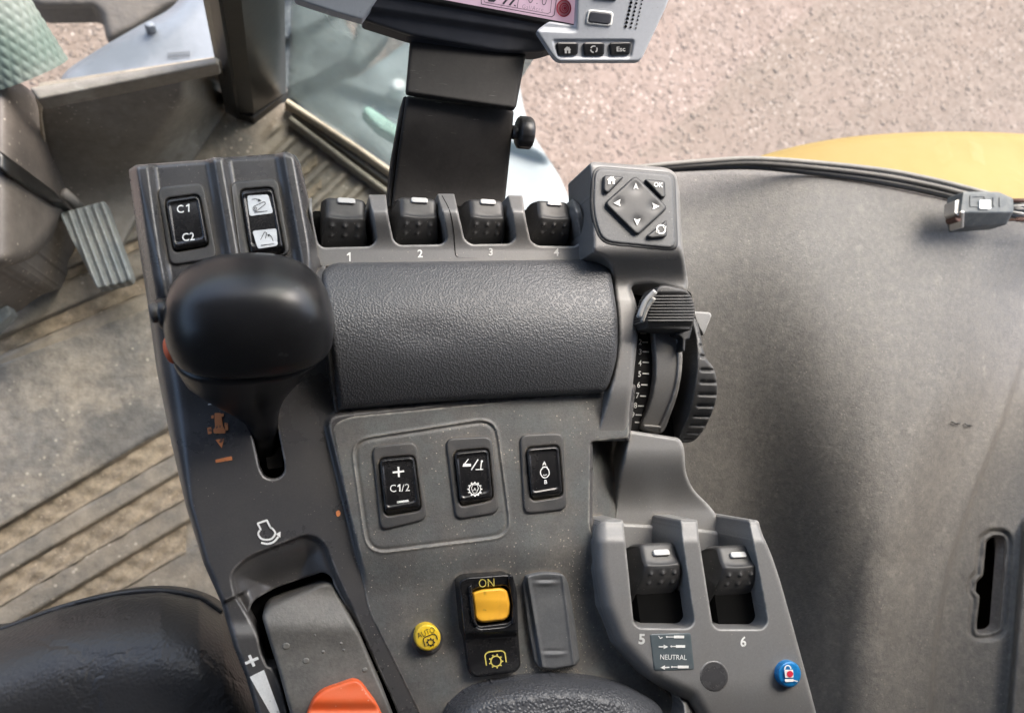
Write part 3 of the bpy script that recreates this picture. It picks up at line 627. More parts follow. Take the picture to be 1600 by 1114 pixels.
def zsh(x, y):
    x = np.asarray(x, float); y = np.asarray(y, float)
    z = np.zeros(np.broadcast(x, y).shape)
    pod = (1 - S(y, 425, 560)) * (1 - S(x, 480, 520))
    z = z + .018 * pod
    for ln, hw in (([(220, 240), (241, 400), (270, 560)], 15), ([(338, 235), (366, 400), (380, 480)], 13), ([(448, 230), (478, 400), (492, 470)], 14)):
        d = dline(ln, x, y); z = z + (.0045 * (1 - S(d, hw - 9, hw + 3)) + .0012 * (1 - S(d, hw + 1, hw + 8))) * (1 - S(y, 430, 520))
    # left edge rolls over
    dl = dline(LE, x, y); wd = np.interp(y, [250, 420, 640, 780, 930, 1200], [14, 42, 40, 16, 10, 9])
    t = 1 - np.clip(dl / wd, 0, 1); z = z - np.interp(y, [250, 420, 640, 780, 930, 1200], [.010, .022, .020, .009, .006, .006]) * (1 - np.sqrt(1 - np.clip(t, 0, .999) ** 2))
    # raised switch field
    z = z + .0055 * S(sdf(PP, x, y), -7, 4) * (1 - S(y, 850, 935)) * S(x, 480, 500)
    z = z + .0009 * np.exp(-((sdf(GR, x, y)) / 1.7) ** 2) - .0007 * np.exp(-((sdf(GR, x, y) - 4) / 2.5) ** 2)
    # throttle recess
    dr = sdf(RECESS, x, y); z = z - .0035 * S(dr, -1, 5) - .013 * S(dr, 2, 62) * (1 - S(y, 955, 985)) - .006 * S(dr, 4, 30) * S(y, 955, 985)
    lw = (1 - S(x - np.interp(y, [930, 1000, 1114, 1200], [380, 412, 456, 500]), -8, 10)) * S(y - (941 - (x - 345) * .5), 0, 4)
    z = z - .0035 * lw + .004 * lw * S(y, 965, 1000) 
    z = z - .006 * S(x, 905, 945) * S(y, 640, 700) * 0
    z = z - .0015 * np.exp(-((x - 905 - (y - 690) * .05) / 16) ** 2) * S(y, 640, 700) * 0
    # soft sag in the skin under the knob
    z = z - .003 * np.exp(-(((x - 300) / 60) ** 2 + ((y - 640) / 40) ** 2))
    return z
SO = np.vstack([np.array([(201, 266), (212, 258), (238, 256), (320, 250), (334, 246), (352, 246), (430, 241), (447, 237), (462, 243), (469, 254)], float),
    np.array([(484, 320), (498, 400), (700, 402), (940, 398), (985, 440), (994, 600), (984, 688), (926, 688), (926, 808), (936, 840), (950, 978), (1000, 1012), (1065, 1100), (1110, 1200), (425, 1200)], float),
    np.array(LE[-2:1:-1], float)])
ROCK = {  # bezel quad, rocker quad
 'upper_left': ([(246, 293), (318, 286), (340, 404), (266, 415)], [(258, 312), (311, 305), (326, 384), (272, 394)]),
 'upper_right': ([(360, 284), (434, 279), (454, 398), (376, 404)], [(375, 298), (426, 294), (445, 396), (392, 400)]),
 'panel_left': ([(581, 697), (650, 690), (668, 811), (595, 829)], [(592, 717), (647, 712), (658, 796), (602, 806)]),
 'panel_mid': ([(696, 685), (768, 681), (780, 801), (712, 812)], [(709, 706), (763, 701), (770, 780), (719, 791)]),
 'panel_right': ([(812, 679), (880, 676), (886, 796), (819, 803)], [(822, 700), (873, 696), (879, 774), (830, 782)]),
}
def expand(q, k):
    q = np.array(q, float); c = q.mean(0); d = q - c; return c + d * (1 + k / (np.linalg.norm(d, axis=1)[:, None]) * 1.3)
rholes = [rr(expand(r_, 1.0), 9) for _, r_ in ROCK.values()]
patch('console_shell', SO, zsh, M['shell'], con, holes=[THOLE, LSLOT] + rholes, step=2.2, fil=(7, .004), hfil=(2.6, .0012), depth=.05, hdepth=.016)
# dusty field that carries the rockers (a thin moulded skin proud of the shell)
PF = rr([(519, 664), (545, 651), (960, 610), (983, 640), (983, 684), (922, 690), (921, 825), (934, 850), (948, 980), (1060, 1100), (1100, 1198), (694, 1198), (658, 1120), (604, 1010), (576, 955), (566, 905)], [22, 14, 6, 8, 8, 8, 10, 20, 40, 10, 3, 3, 20, 30, 30, 30])
GLN = .0007
patch('switch_panel', PF, lambda x, y: zsh(x, y) + GLN, M['panel'], con, holes=[rr(expand(ROCK[k][1], 1.0), 9) for k in ('panel_left', 'panel_mid', 'panel_right')], step=2.0, fil=(2.5, .0007), depth=.0012)
def zpf(x, y): return zsh(x, y) + GLN
patch('leak_block_tray', SO * .97 + np.array([18, 22]), -.052, M['hole'], con, step=14, depth=.01)  # dark sheet added under the thin shell to stop light leaking up
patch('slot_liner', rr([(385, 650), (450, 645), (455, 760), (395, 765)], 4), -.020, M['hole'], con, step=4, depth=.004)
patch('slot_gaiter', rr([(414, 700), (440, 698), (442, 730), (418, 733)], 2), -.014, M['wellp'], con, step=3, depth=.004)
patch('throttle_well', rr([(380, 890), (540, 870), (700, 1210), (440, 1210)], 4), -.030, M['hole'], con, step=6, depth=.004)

def ctr(q): return np.array(q, float).mean(0)
def rocker(q, zf, gloss=True, dep=.0018, lab=None, tip=.0):
    bz, rk = ROCK[q]; ol = rr(bz, 13); rin = rr(rk, 9); hole = rr(expand(rk, 1.6), 10)
    b = patch('rocker_switch', ol, lambda x, y: zf(x, y) + dep, M['bezel'], con, holes=[hole], step=1.6, fil=(3, .0008), hfil=(1.6, .0008), depth=.003, hdepth=.012, label=lab)
    r_ = np.array(rk, float); top = (r_[0] + r_[1]) / 2; bot = (r_[3] + r_[2]) / 2; ax = bot - top; L2 = ax @ ax
    def vv(x, y): return ((x - top[0]) * ax[0] + (y - top[1]) * ax[1]) / L2
    q_ = np.array([r_[0] * .94 + r_[3] * .06, r_[1] * .94 + r_[2] * .06, r_[1] * .14 + r_[2] * .86, r_[0] * .14 + r_[3] * .86]); inner = rr(q_.mean(0) + (q_ - q_.mean(0)) * np.array([.84, .97]), 6)
    def zr(x, y):
        v = vv(x, y); d = sdf(rin, x, y)
        z = zf(x, y) + dep + .0022 + .0016 * (1 - (2 * v - 1) ** 2) * .6 - .0035 * S(v, .90, 1.0)
        return z - .0007 * S(sdf(inner, x, y), -1.2, 1.6) + .0005 * np.exp(-((v - .04) / .05) ** 2)
    patch('rocker', rin, zr, M['gloss'], b, step=1.3, fil=(4, .0022), depth=.010)
    return b, zr
def one(cx, cy, h):
    return [[(cx + .4 * h / 12 * 2, cy - h / 2), (cx + 2.9 * h / 12, cy - h / 2), (cx + 2.9 * h / 12, cy + h / 2), (cx + .9 * h / 12, cy + h / 2), (cx + .9 * h / 12, cy - h * .22), (cx - 2.2 * h / 12, cy - h * .12), (cx - 2.2 * h / 12, cy - h * .27)]]
B1, z1 = rocker('upper_left', zsh, lab='black rocker marked C1 and C2')
text('C', 281.5, 326.5, 12.5, -4, z1, M['white'], B1, sx=.98, bold=.012, off=.0005); sheet('numeral', one(293, 325, 12.5), z1, M['white'], B1, off=.0005); text('C2', 294, 370, 12.5, -6, z1, M['white'], B1, sx=.98, bold=.012, off=.0005)
B2, z2 = rocker('upper_right', zsh, lab='black rocker with two white loader symbol stickers')
sheet('sticker', [rr([(386, 306), (419, 304), (427, 333), (390, 338)], 4)], z2, M['decal'], B2, off=.0005)
sheet('sticker', [rr([(394, 361), (432, 357), (434, 384), (403, 389)], 4)], z2, M['decal'], B2, off=.0005)
def arm(cx, cy, a_, ln, r0, r1):
    a_ = math.radians(a_); c, s = math.cos(a_), math.sin(a_); p = [(cx + ln * c, cy + ln * s)]
    o = []
    for t in np.linspace(90, 270, 9): t = math.radians(t); o.append((r0 * math.cos(t), r0 * math.sin(t)))
    for t in np.linspace(-90, 90, 9): t = math.radians(t); o.append((ln + r1 * math.cos(t), r1 * math.sin(t)))
    return [(cx + x * c - y * s, cy + x * s + y * c) for x, y in o]
sy = []
sy += strk(arm(399.5, 326, -32, 15, 4, 2.4), 1.0, True) + strk(circ(399.5, 326, 1.8, n=10), .9, True) + strk([(397, 332), (418, 330)], 1) + strk(cr([(393.5, 312), (400, 311), (407, 313.5)], 4, False), 1) + [[(404, 310.5), (408.5, 314), (403, 315.5)]]
sy += strk(arm(410, 377, -70, 12.5, 3.6, 2.2), 1.0, True) + strk(circ(410, 377.5, 1.7, n=10), .9, True) + strk([(408, 383.5), (428, 381)], 1) + strk(cr([(427, 378), (424, 370), (419, 367)], 4, False), 1) + [[(417.5, 366.5), (422, 366), (419.5, 370.5)]]
sheet('symbol', sy, z2, M['ink'], B2, off=.0008)
B3, z3 = rocker('panel_left', zpf, lab='black rocker marked plus, C1/2 and minus')
sheet('symbol', strk([(613.5, 738), (631.5, 736)], 3) + strk([(622.4, 729), (623.4, 745)], 3) + strk([(620, 784.5), (638.5, 782)], 3.2), z3, M['white'], B3, off=.0005)
text('C', 614, 762.5, 12, -4, z3, M['white'], B3, sx=.92, bold=.004, off=.0005); sheet('numeral', one(623, 762, 11.5), z3, M['white'], B3, off=.0005); text('/', 629.5, 761.8, 12, 0, z3, M['white'], B3, off=.0005); text('2', 636.5, 761, 12, -4, z3, M['white'], B3, off=.0005)
B4, z4 = rocker('panel_mid', zpf, lab='black rocker with folding arm symbol and gear A symbol')
g4 = strk([(732, 717), (724, 727), (734, 727)], 1.6) + [[(724, 724), (736, 724.5), (736, 728.5), (723, 729)]] + strk([(736.5, 734), (747, 717.5)], 1.8) + strk([(752.5, 720), (751, 732.5)], 1.6) + strk([(743, 733.5), (755, 733)], 1.4) + [circ(753, 720.5, 1.8, n=8)]
for k in range(12):
    b_ = k * math.pi / 6; g4.append([(742 + r * math.cos(b_ + d), 764 + r * math.sin(b_ + d)) for r, d in ((9, -.12), (11.6, -.1), (11.6, .1), (9, .12))])
g4 += strk(circ(742, 764, 9, n=28), 1.5, True) + strk(rr([(738.5, 757), (745.5, 757), (747.5, 763), (744.5, 770), (739.5, 770), (736.5, 763)], 1), 1.0, True)
sheet('symbol', g4, z4, M['white'], B4, off=.0005); text('A', 742, 764, 5.5, 0, z4, M['white'], B4, off=.0005, bold=.01)
B5, z5 = rocker('panel_right', zpf, lab='black rocker with engine symbol between A and B')
text('A', 850.5, 723.5, 6, -2, z5, M['white'], B5, off=.0005, bold=.02); text('B', 852.5, 752.5, 6.5, -2, z5, M['white'], B5, off=.0005, bold=.02)
g5 = strk([(847.5, 729.5), (855.5, 729.5)], 2) + strk(cr([(848.5, 731), (845.3, 734), (844.8, 740), (848.5, 745.5), (853.5, 745.8), (858, 741), (857.3, 734), (854.5, 731)], 4, False), 1.5) + strk([(849, 741.5), (851, 742.5), (854.5, 741)], 1)
sheet('symbol', g5, z5, M['white'], B5, off=.0005)

# prints on the shell
tr = []
tr += [rr([(335, 645), (345, 645), (349, 668), (352, 672), (352, 677), (334, 677), (333, 671), (336, 668)], 2), rr([(330, 649), (334, 648.5), (334, 653.5), (330, 654)], 1), rr([(345.5, 646), (349.5, 646), (349.5, 651), (345.5, 651.5)], 1), rr([(323.5, 668), (330, 667), (331, 677), (325, 679)], 1.5), rr([(350.5, 660), (356, 661), (356.5, 672), (351.5, 673)], 1.5)]
tr += [[(336.5, 687), (350, 685), (346.5, 700)], rr([(336.5, 718), (362, 712.5), (363, 718.5), (337, 723)], 1)]
sheet('tractor_symbol', tr, zsh, M['wornor'], con, off=.0005)
sheet('dash_mark', strk([(325, 632), (331, 631)], 2), zsh, M['white'], con, off=.0005)
en = strk(cr([(406, 828), (403.5, 834), (408, 841), (416, 843), (425, 841), (430, 833), (426, 826), (422, 824)], 5, False), 3) + strk(rr([(407.5, 827), (402.5, 817.5), (417, 812.5), (422.5, 824)], 1), 3)
en += strk(cr([(408, 847.5), (418, 849.5), (428, 846), (435, 838)], 5, False), 3.2) + [[(431, 834), (438.5, 830), (438, 840)]]
sheet('engine_symbol', en, zsh, M['white'], con, off=.0005)
sheet('plus_symbol', [rr(q, .8) for q in (strk([(383, 1036), (403.5, 1027.5)], 4.6) + strk([(389.5, 1023), (397, 1040.5)], 4.6))], zsh, M['white'], con, off=.0005)
sheet('wedge_symbol', [[(390, 1057), (412.5, 1046), (437, 1112), (449, 1150), (440, 1145)]], zsh, M['white'], con, off=.0006)
sheet('paint_chip', [cr([(525, 800), (529, 797), (532, 800), (531, 805), (527, 807)], 3)], zsh, M['wornor'], con, off=.0006)

# ---- throttle lever
thr = patch('throttle_lever', rr([(409, 962), (418, 946), (505, 910), (520, 911), (532, 932), (562, 990), (600, 1078), (650, 1210), (480, 1210), (433, 1040), (420, 1000)], [6, 8, 8, 8, 10, 8, 20, 3, 3, 20, 10]),
    lambda x, y: -.006 + .010 * S(y, 915, 990) + .006 * S(y, 1000, 1114), M['lever'], con, step=2, fil=(6, .003), depth=.02, label='worn grey hand throttle lever with an orange insert')
patch('orange_insert', rr([(477, 1118), (495, 1080), (560, 1058), (590, 1100), (640, 1210), (500, 1210)], [14, 26, 16, 10, 3, 3]), lambda x, y: .0125 + .0035 * S(y, 1062, 1110) - .002 * np.exp(-((y - 1108) / 9) ** 2), M['orange'], thr, step=1.8, fil=(5, .002), depth=.006)
for (x, y, r_) in ((447, 1009, 6), (478, 1032, 5.5), (505, 1018, 3), (492, 992, 2), (533, 1005, 2.6), (537, 1015, 2.2), (570, 1046, 4.5)):
    patch('dried_drop', circ(x, y, r_, r_ * .85, -25), lambda xx_, yy_: -.0055 + .010 * S(yy_, 915, 990) + .006 * S(yy_, 1000, 1114), mat('dried_splash', (.14, .135, .12), .4, fine=(.2, 900)) if 'dried_splash' not in bpy.data.materials else bpy.data.materials['dried_splash'], thr, step=1.2, fil=(1.6, .0004), depth=.0008)

# ---- drive lever
kb = V(414, 684, -.010); kh = V(384, 462, .060)
axd = (kh - kb).normalized(); kx = (Vector((1, 0, 0)) - axd * axd.x).normalized(); ky = axd.cross(kx)   # ky points forward-down
KL = (kh - kb).length
def kring(t, rx, ry, ox=0, oy=0, sq=2.4, n=64, roll=0):
    c = kb + axd * t + kx * ox + ky * oy; o = []
    for q in circ(0, 0, 1, 1, 0, n, sq):
        x, y = q[0] * rx, q[1] * ry; cr_, sr_ = math.cos(roll), math.sin(roll)
        o.append(c + kx * (x * cr_ - y * sr_) + ky * (x * sr_ + y * cr_))
    return o
lev = hull('drive_lever', [kring(t, a_, b_, ox, oy, sq) for t, a_, b_, ox, oy, sq in [
    (-.014, .0060, .0050, 0, 0, 2.6), (.000, .0062, .0056, 0, 0, 2.6), (.0045, .0064, .0060, 0, 0, 2.6), (.006, .0078, .0068, 0, 0, 2.4), (.016, .0092, .0075, -.0005, 0, 2.3), (.024, .0132, .0094, -.0028, 0, 2.2),
    (.032, .0188, .0122, -.0050, 0, 2.1), (.040, .0246, .0155, -.0060, 0, 2.1), (.048, .0300, .0192, -.0055, 0, 2.15), (.056, .0335, .0225, -.0038, 0, 2.2), (.063, .0366, .0260, -.0018, 0, 2.35), (.0692, .0382, .0284, 0, 0, 2.5)]], M['knob'], con, label='smooth black knob of the drive lever with side buttons')
hr = [(.0690, .0362, .0268), (.0695, .0372, .0276), (.0699, .0387, .0289), (.0720, .0396, .0300), (.078, .0404, .0308), (.086, .0402, .0306), (.094, .0388, .0296), (.101, .0360, .0274), (.107, .0314, .0238), (.1115, .0250, .0190), (.1145, .0170, .0130), (.1158, .0085, .0065), (.1161, .002, .0015)]
hull('knob_cap', [kring(t, a_, b_, .001, 0, 2.5) for t, a_, b_ in hr], M['knob'], lev)
def kp(t, x, y): return kb + axd * t + kx * x + ky * y
def stud(name, c, nrm, r0, L_, m, par, prof=((0, 1), (.7, 1), (.9, .92), (1, .75)), n=20, ry=1.0, upv=None):
    nrm = nrm.normalized(); a_ = (upv or axd); a_ = (a_ - nrm * a_.dot(nrm)).normalized(); b_ = nrm.cross(a_)
    return hull(name, [[c + nrm * (L_ * h) + (a_ * math.cos(2 * math.pi * k / n) * ry + b_ * math.sin(2 * math.pi * k / n)) * r0 * q for k in range(n)] for h, q in prof], m, par)
nl = (-kx * 1.0 - ky * .25)
stud('side_button', kp(.089, -.0345, .002), nl, .0075, .0078, M['dark'], lev)
stud('side_button_cap', kp(.091, -.0400, .000), nl, .0050, .0048, M['bezel'], lev)
stud('orange_button', kp(.072, -.0335, -.004), (-kx - axd * .35), .0085, .0062, M['orange'], lev, ry=.8)

# ---- palm rest
PR = rr([(501, 425), (520, 411), (938, 405), (952, 412), (966, 500), (964, 560), (952, 600), (944, 614), (700, 626), (528, 641), (520, 560)], [12, 10, 10, 10, 30, 20, 12, 10, 60, 6, 60])
def zpr(x, y):
    v = (y - 408) / 225.; return .012 + .017 * np.clip(1 - (2 * v - .92) ** 2, -1, 1) - .0012 * np.exp(-(((x - 660) / 55) ** 2 + ((y - 520) / 26) ** 2))
patch('palm_rest', PR, zpr, M['pad'], con, step=2.2, fil=(10, .004), depth=.03, label='grained grey vinyl palm rest')
patch('palm_rest_edge', rr([(490, 425), (508, 412), (520, 470), (529, 560), (534, 640), (524, 650), (516, 600), (508, 520)], 4), lambda x, y: zpr(x, y) - .0035, M['shell'], con, step=2, fil=(4, .002), depth=.02)

# ---- roller bank
slots = [rr([(487, 296), (574, 296), (583, 338), (588, 376), (579, 385), (505, 387), (497, 381), (488, 340)], [1, 1, 30, 7, 5, 5, 6, 20]),
         rr([(602, 296), (681, 296), (692, 335), (698, 374), (690, 382), (624, 383), (615, 376), (607, 340)], [1, 1, 30, 7, 5, 5, 6, 20]),
         rr([(708, 296), (791, 296), (801, 338), (805, 372), (797, 381), (737, 382), (726, 375), (718, 340)], [1, 1, 30, 7, 5, 5, 6, 20]),
         rr([(815, 296), (889, 296), (899, 332), (907, 376), (900, 385), (840, 384), (829, 377), (821, 340)], [1, 1, 30, 7, 5, 5, 6, 20])]
def zbk(x, y): return .010 + .012 * S(y, 392, 330) - .018 * S(y, 332, 296) ** 1.0
BO = rr([(480, 310), (560, 305), (700, 303), (890, 308), (905, 318), (926, 392), (948, 406), (948, 414), (700, 415), (500, 418), (492, 395)], [2, 1, 1, 6, 12, 8, 3, 3, 3, 3, 20])
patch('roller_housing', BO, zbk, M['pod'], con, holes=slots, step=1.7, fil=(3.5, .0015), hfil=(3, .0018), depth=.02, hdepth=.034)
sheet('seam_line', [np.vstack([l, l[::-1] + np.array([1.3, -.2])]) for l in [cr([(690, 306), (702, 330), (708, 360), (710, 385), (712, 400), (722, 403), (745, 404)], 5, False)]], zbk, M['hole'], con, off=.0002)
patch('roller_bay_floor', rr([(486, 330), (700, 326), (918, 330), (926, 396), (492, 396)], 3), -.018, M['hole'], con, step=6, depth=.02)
sheet('number_mark', one(544.5, 401.5, 14), zbk, M['white'], con); text('2', 656.5, 396, 12.5, -2, zbk, M['white'], con, bold=.02, name='number_mark')
text('3', 767, 393.5, 11.5, 0, zbk, M['worn'], con, bold=.02, name='number_mark'); text('4', 869.5, 394, 12, 0, zbk, M['worn'], con, bold=.02, name='number_mark')

def roller_mesh():
    """a contoured thumb roller: x across, y forward, z up (metres)"""
    pr = [(-15, -26), (-15.2, -16), (-14.2, -9), (-12.4, -3), (-9.6, 2.6), (-6.2, 7.0), (-4.8, 8.3), (-4.0, 8.8), (-2.8, 8.2), (-1.0, 7.6), (1.5, 7.6), (4.5, 7.9), (7.5, 8.0), (8.6, 7.4), (9.6, 5.8), (12, 0), (13.5, -8), (13.5, -26)]
    P_ = []
    for (a0, b0), (a1, b1) in zip(pr[:-1], pr[1:]):
        n = max(2, int(math.hypot(a1 - a0, b1 - b0) / .55))
        for k in range(n): P_.append((a0 + (a1 - a0) * k / n, b0 + (b1 - b0) * k / n))
    P_.append(pr[-1]); P_ = np.array(P_)
    for _ in range(3): P_[1:-1] = .25 * P_[:-2] + .5 * P_[1:-1] + .25 * P_[2:]
    nu = 53; us = np.linspace(-1, 1, nu); us = np.sign(us) * (1 - (1 - abs(us)) ** 1.15); v = []
    T = np.gradient(P_, axis=0); T /= np.linalg.norm(T, axis=1)[:, None]; Nn = np.stack([-T[:, 1], T[:, 0]], 1)
    s = np.concatenate([[0], np.cumsum(np.linalg.norm(np.diff(P_, axis=0), axis=1))])
    for i, (y, z) in enumerate(P_):
        wdt = 12.6 - 1.7 * np.clip((z + 2) / 10, 0, 1)
        for u in us:
            e_ = abs(u) ** 9; x = u * wdt; c = np.array([-1, -9.]); p = c + (np.array([y, z]) - c) * (1 - .10 * e_)
            dish = .9 * (1 - (u * 1.15) ** 2) * np.exp(-((y + 3.0) / 2.2) ** 2) * (z > 5)
            p = p - Nn[i] * max(dish, 0)
            for by, bz in ((-7.6, 5.3), (-10.9, .2), (-13.3, -5.4)):
                for bx in (-7.2, 0, 7.2):
                    q = ((x - bx) ** 2 + (y - by) ** 2 + (z - bz) ** 2) / (1.3 ** 2)
                    if q < 4 and bz > -5: p = p + Nn[i] * 1.15 * math.exp(-q * 1.3)
            v.append((x / 1000, p[0] / 1000, p[1] / 1000))
    n = len(P_); f = [(i * nu + k, i * nu + k + 1, (i + 1) * nu + k + 1, (i + 1) * nu + k) for i in range(n - 1) for k in range(nu - 1)]
    f.append(tuple(i * nu for i in range(n))); f.append(tuple(i * nu + nu - 1 for i in range(n))[::-1])
    me = bpy.data.meshes.new('roller_switch'); me.from_pydata(v, [], f); me.polygons.foreach_set("use_smooth", [True] * (len(f) - 2) + [False] * 2)
    me.materials.append(M['rubber']); me.update(); return me
def tab_mesh():
    v = []; f = []
    rings = []
    for h, k in ((-1.5, 1), (.9, 1), (1.25, .93), (1.35, .85)):
        rings.append([(q[0] * k * .001, q[1] * k * .001, h * .001) for q in rr([(-5, -1.7), (5, -1.7), (5, 1.7), (-5, 1.7)], 1.4)])
    n = len(rings[0])
    for r_ in rings: v += r_
    for i in range(len(rings) - 1):
        for k in range(n): f.append((i * n + k, i * n + (k + 1) % n, (i + 1) * n + (k + 1) % n, (i + 1) * n + k))
    f.append(tuple((len(rings) - 1) * n + k for k in range(n)))
    me = bpy.data.meshes.new('silver_tab'); me.from_pydata(v, [], f); me.materials.append(M['silver']); me.update(); return me
RM, TM = roller_mesh(), tab_mesh()
def roller(px, py, z, sc_, tilt, yaw, taby=5.2, tabz=8.0, s2=1.0, lab=None):
    o = bpy.data.objects.new('roller_switch', RM); COL.objects.link(o); o.parent = con
    m = Matrix.Translation(V(px, py, z) - Vector(con.location)) @ Matrix.Rotation(math.radians(yaw), 4, 'Z') @ Matrix.Rotation(math.radians(tilt), 4, 'X') @ Matrix.Diagonal((sc_, sc_ * s2, sc_, 1))
    o.matrix_basis = m
    t = bpy.data.objects.new('silver_tab', TM); COL.objects.link(t); t.parent = o; t.location = (0.0007, taby / 1000, tabz / 1000)
    if lab: o['label'] = lab
    return o
for k, (px, py) in enumerate([(538, 342), (651, 340), (757, 341), (860, 342)]):
    roller(px, py, .005, (1.04, 1.02, .99, .97)[k], -13, 0, taby=6.4, tabz=8.0, lab='rubber roller switch number %d' % (k + 1))

# ---- keypad pod and wheel housing
HO = np.array([(920, 256), (928, 253), (1040, 262), (1056, 270), (1062, 300), (1066, 380), (1076, 446), (1072, 457), (1045, 449), (1012, 444), (990, 446), (986, 450), (993, 470), (998, 498), (997, 520), (993, 560), (989, 600), (983, 640), (981, 686), (975, 689), (926, 689), (940, 650), (951, 614), (962, 572), (967, 520), (962, 470), (953, 415), (946, 404), (926, 396)], float)
HO = rr(HO, [4, 6, 12, 12, 6, 20, 20, 6, 10, 16, 10, 10, 20, 30, 30, 40, 40, 30, 6, 6, 8, 30, 30, 30, 30, 30, 20, 6, 3])
def zho(x, y):
    z = .036 - .022 * S(y, 384, 446)
    z = z + .006 * np.exp(-((y - 560) / 90.) ** 2) * S(y, 446, 470) - .010 * S(y, 600, 690)
    return z
patch('keypad_pod', HO, zho, M['pod'], con, step=2, fil=(7, .004), depth=.036)
KP = rr([(929, 262), (1052, 273), (1056, 389), (940, 378), (926, 330)], [16, 14, 14, 20, 30])
kpd = patch('keypad', KP, lambda x, y: zho(x, y) + .0016, M['keypad'], con, step=1.6, fil=(3.5, .0014), depth=.004, label='rubber keypad with diamond arrow pad')
patch('keypad_rim', rr([(926, 259), (1055, 270), (1060, 393), (937, 382), (922, 330)], [17, 15, 15, 22, 30]), lambda x, y: zho(x, y) + .0005, M['key'], con, step=2, fil=(2, .0005), depth=.002)
def zk(x, y): return zho(x, y) + .0046
def zkd(x, y):
    z = zk(x, y)
    for ax_, ay_ in ((993.5, 293), (966, 318), (1022, 323), (995.5, 346)): z = z - .0007 * np.exp(-(((x - ax_) ** 2 + (y - ay_) ** 2) / 70.))
    return z
dm = patch('arrow_pad', rr([(993, 274), (1044, 325), (996, 369), (944, 318)], 8), zkd, M['key'], kpd, step=1.2, fil=(3.5, .0018), depth=.004)
patch('home_key', rr([(943, 274), (976, 276), (950, 303), (943, 299)], [5, 5, 5, 4]), zk, M['key'], kpd, step=1.2, fil=(3, .0016), depth=.004)
patch('ok_key', rr([(1006, 280), (1039, 283), (1040, 309), (1034, 310)], [5, 5, 4, 4]), zk, M['key'], kpd, step=1.2, fil=(3, .0016), depth=.004)
patch('cycle_key', rr([(1010, 369), (1042, 343), (1042, 371), (1016, 373)], [5, 4, 5, 4]), zk, M['key'], kpd, step=1.2, fil=(3, .0016), depth=.004)
sheet('symbol', [[(993.5, 286), (998, 296), (993.5, 294), (989.5, 296)], [(958.5, 317.5), (969.5, 311.5), (968, 317.5), (969.5, 322.5)], [(1030.5, 322.5), (1019, 317), (1021, 322.5), (1019.5, 328)], [(995.5, 352.5), (990.5, 341.5), (995.5, 343.5), (1001, 341.5)]], zkd, M['white'], kpd, off=.0006)
sheet('symbol', [[(948.5, 281), (955, 275.5), (957.5, 277.5), (957.5, 276), (959, 276.2), (959, 279), (962, 281.5), (960.5, 282), (960.5, 288), (957.2, 288), (957.2, 283.5), (954, 283.5), (954, 288), (950.2, 288), (950.2, 281.8)]], zk, M['white'], kpd, off=.0004)
sheet('symbol', strk(arc(1033, 358.5, 6.6, -175, -20), 2.4) + strk(arc(1033, 358.5, 6.6, 5, 160), 2.4) + [[(1041.5, 353), (1040, 359.5), (1035.5, 355)], [(1025, 364), (1026, 357.5), (1031, 361.5)]], zk, M['white'], kpd, off=.0004)
text('OK', 1028.5, 288.8, 7, 4, zk, M['white'], kpd, bold=.025, off=.0004)
# column under the wheel, lower well
def zcol(x, y): return .001 - .024 * S(y, 700, 800) - .02 * (1 - S(x - np.interp(y, [680, 765, 870], [984, 966, 955]), -16, 2))
patch('housing_column', rr([(983, 672), (1062, 684), (1069, 698), (1071, 738), (1082, 764), (1112, 793), (1128, 818), (1136, 850), (1060, 870), (930, 850), (934, 790), (946, 760), (966, 690)], [3, 8, 8, 20, 20, 20, 20, 3, 3, 3, 20, 10, 6]), zcol, M['pod'], con, step=2, fil=(5, .003), depth=.07)
patch('housing_well', rr([(922, 680), (1000, 684), (1010, 850), (920, 850)], 3), lambda x, y: -.024 + .012 * S(x, 960, 925), M['panel'], con, step=3, depth=.03)
patch('housing_skirt', rr([(935, 815), (1060, 822), (1140, 832), (1170, 850), (1176, 890), (950, 890)], 4), -.020, M['pod'], con, step=3, fil=(4, .003), depth=.05)
# dial with scale, slider and knurled wheel
def zdl(x, y): return .010 - .030 * np.clip((y - 530) / 150., -1, 2) ** 2
dial = patch('speed_dial', cr([(975, 498), (1012, 498), (1017, 520), (1020, 545), (1020, 571), (1016, 609), (1009, 634), (1000, 660), (995, 682), (970, 684), (972, 600)], 5), zdl, M['dark'], con, step=2, fil=(3, .001), depth=.03, label='black dial scale numbered 2 to 9')
tk = []
for x, y, l in ((1005, 520.5, 10), (1008, 534.5, 9), (1009, 549.5, 10), (1009, 566, 10), (1009, 583.5, 10), (1007, 601, 10), (1005, 618.5, 9.5), (1001.5, 634, 9.5), (998, 648, 9.5), (995.5, 659.5, 7)): tk += strk([(x - l / 2, y), (x + l / 2, y + .4)], 2)
sheet('scale_ticks', tk, zdl, M['white'], dial, off=.0005)
for s_, x, y in (('2', 1000.5, 534), ('3', 1000.5, 549.5), ('4', 1000, 567), ('5', 999.5, 584), ('6', 998, 601), ('7', 996, 617.5), ('8', 993, 633), ('9', 989, 647.5)):
    text(s_, x, y, 9, 3, zdl, M['white'], dial, sx=.82, bold=.012, off=.0005)
def ztr(x, y): return .016 - .034 * np.clip((y - 530) / 150., -1, 2) ** 2
patch('slider_track', cr([(1021, 500), (1052, 500), (1062, 520), (1066, 545), (1065, 581), (1058, 616), (1048, 646), (1034, 676), (1002, 668), (1012, 640), (1020, 609), (1024, 571)], 5), ztr, M['pod'], con, step=1.8, fil=(4, .002), depth=.03)
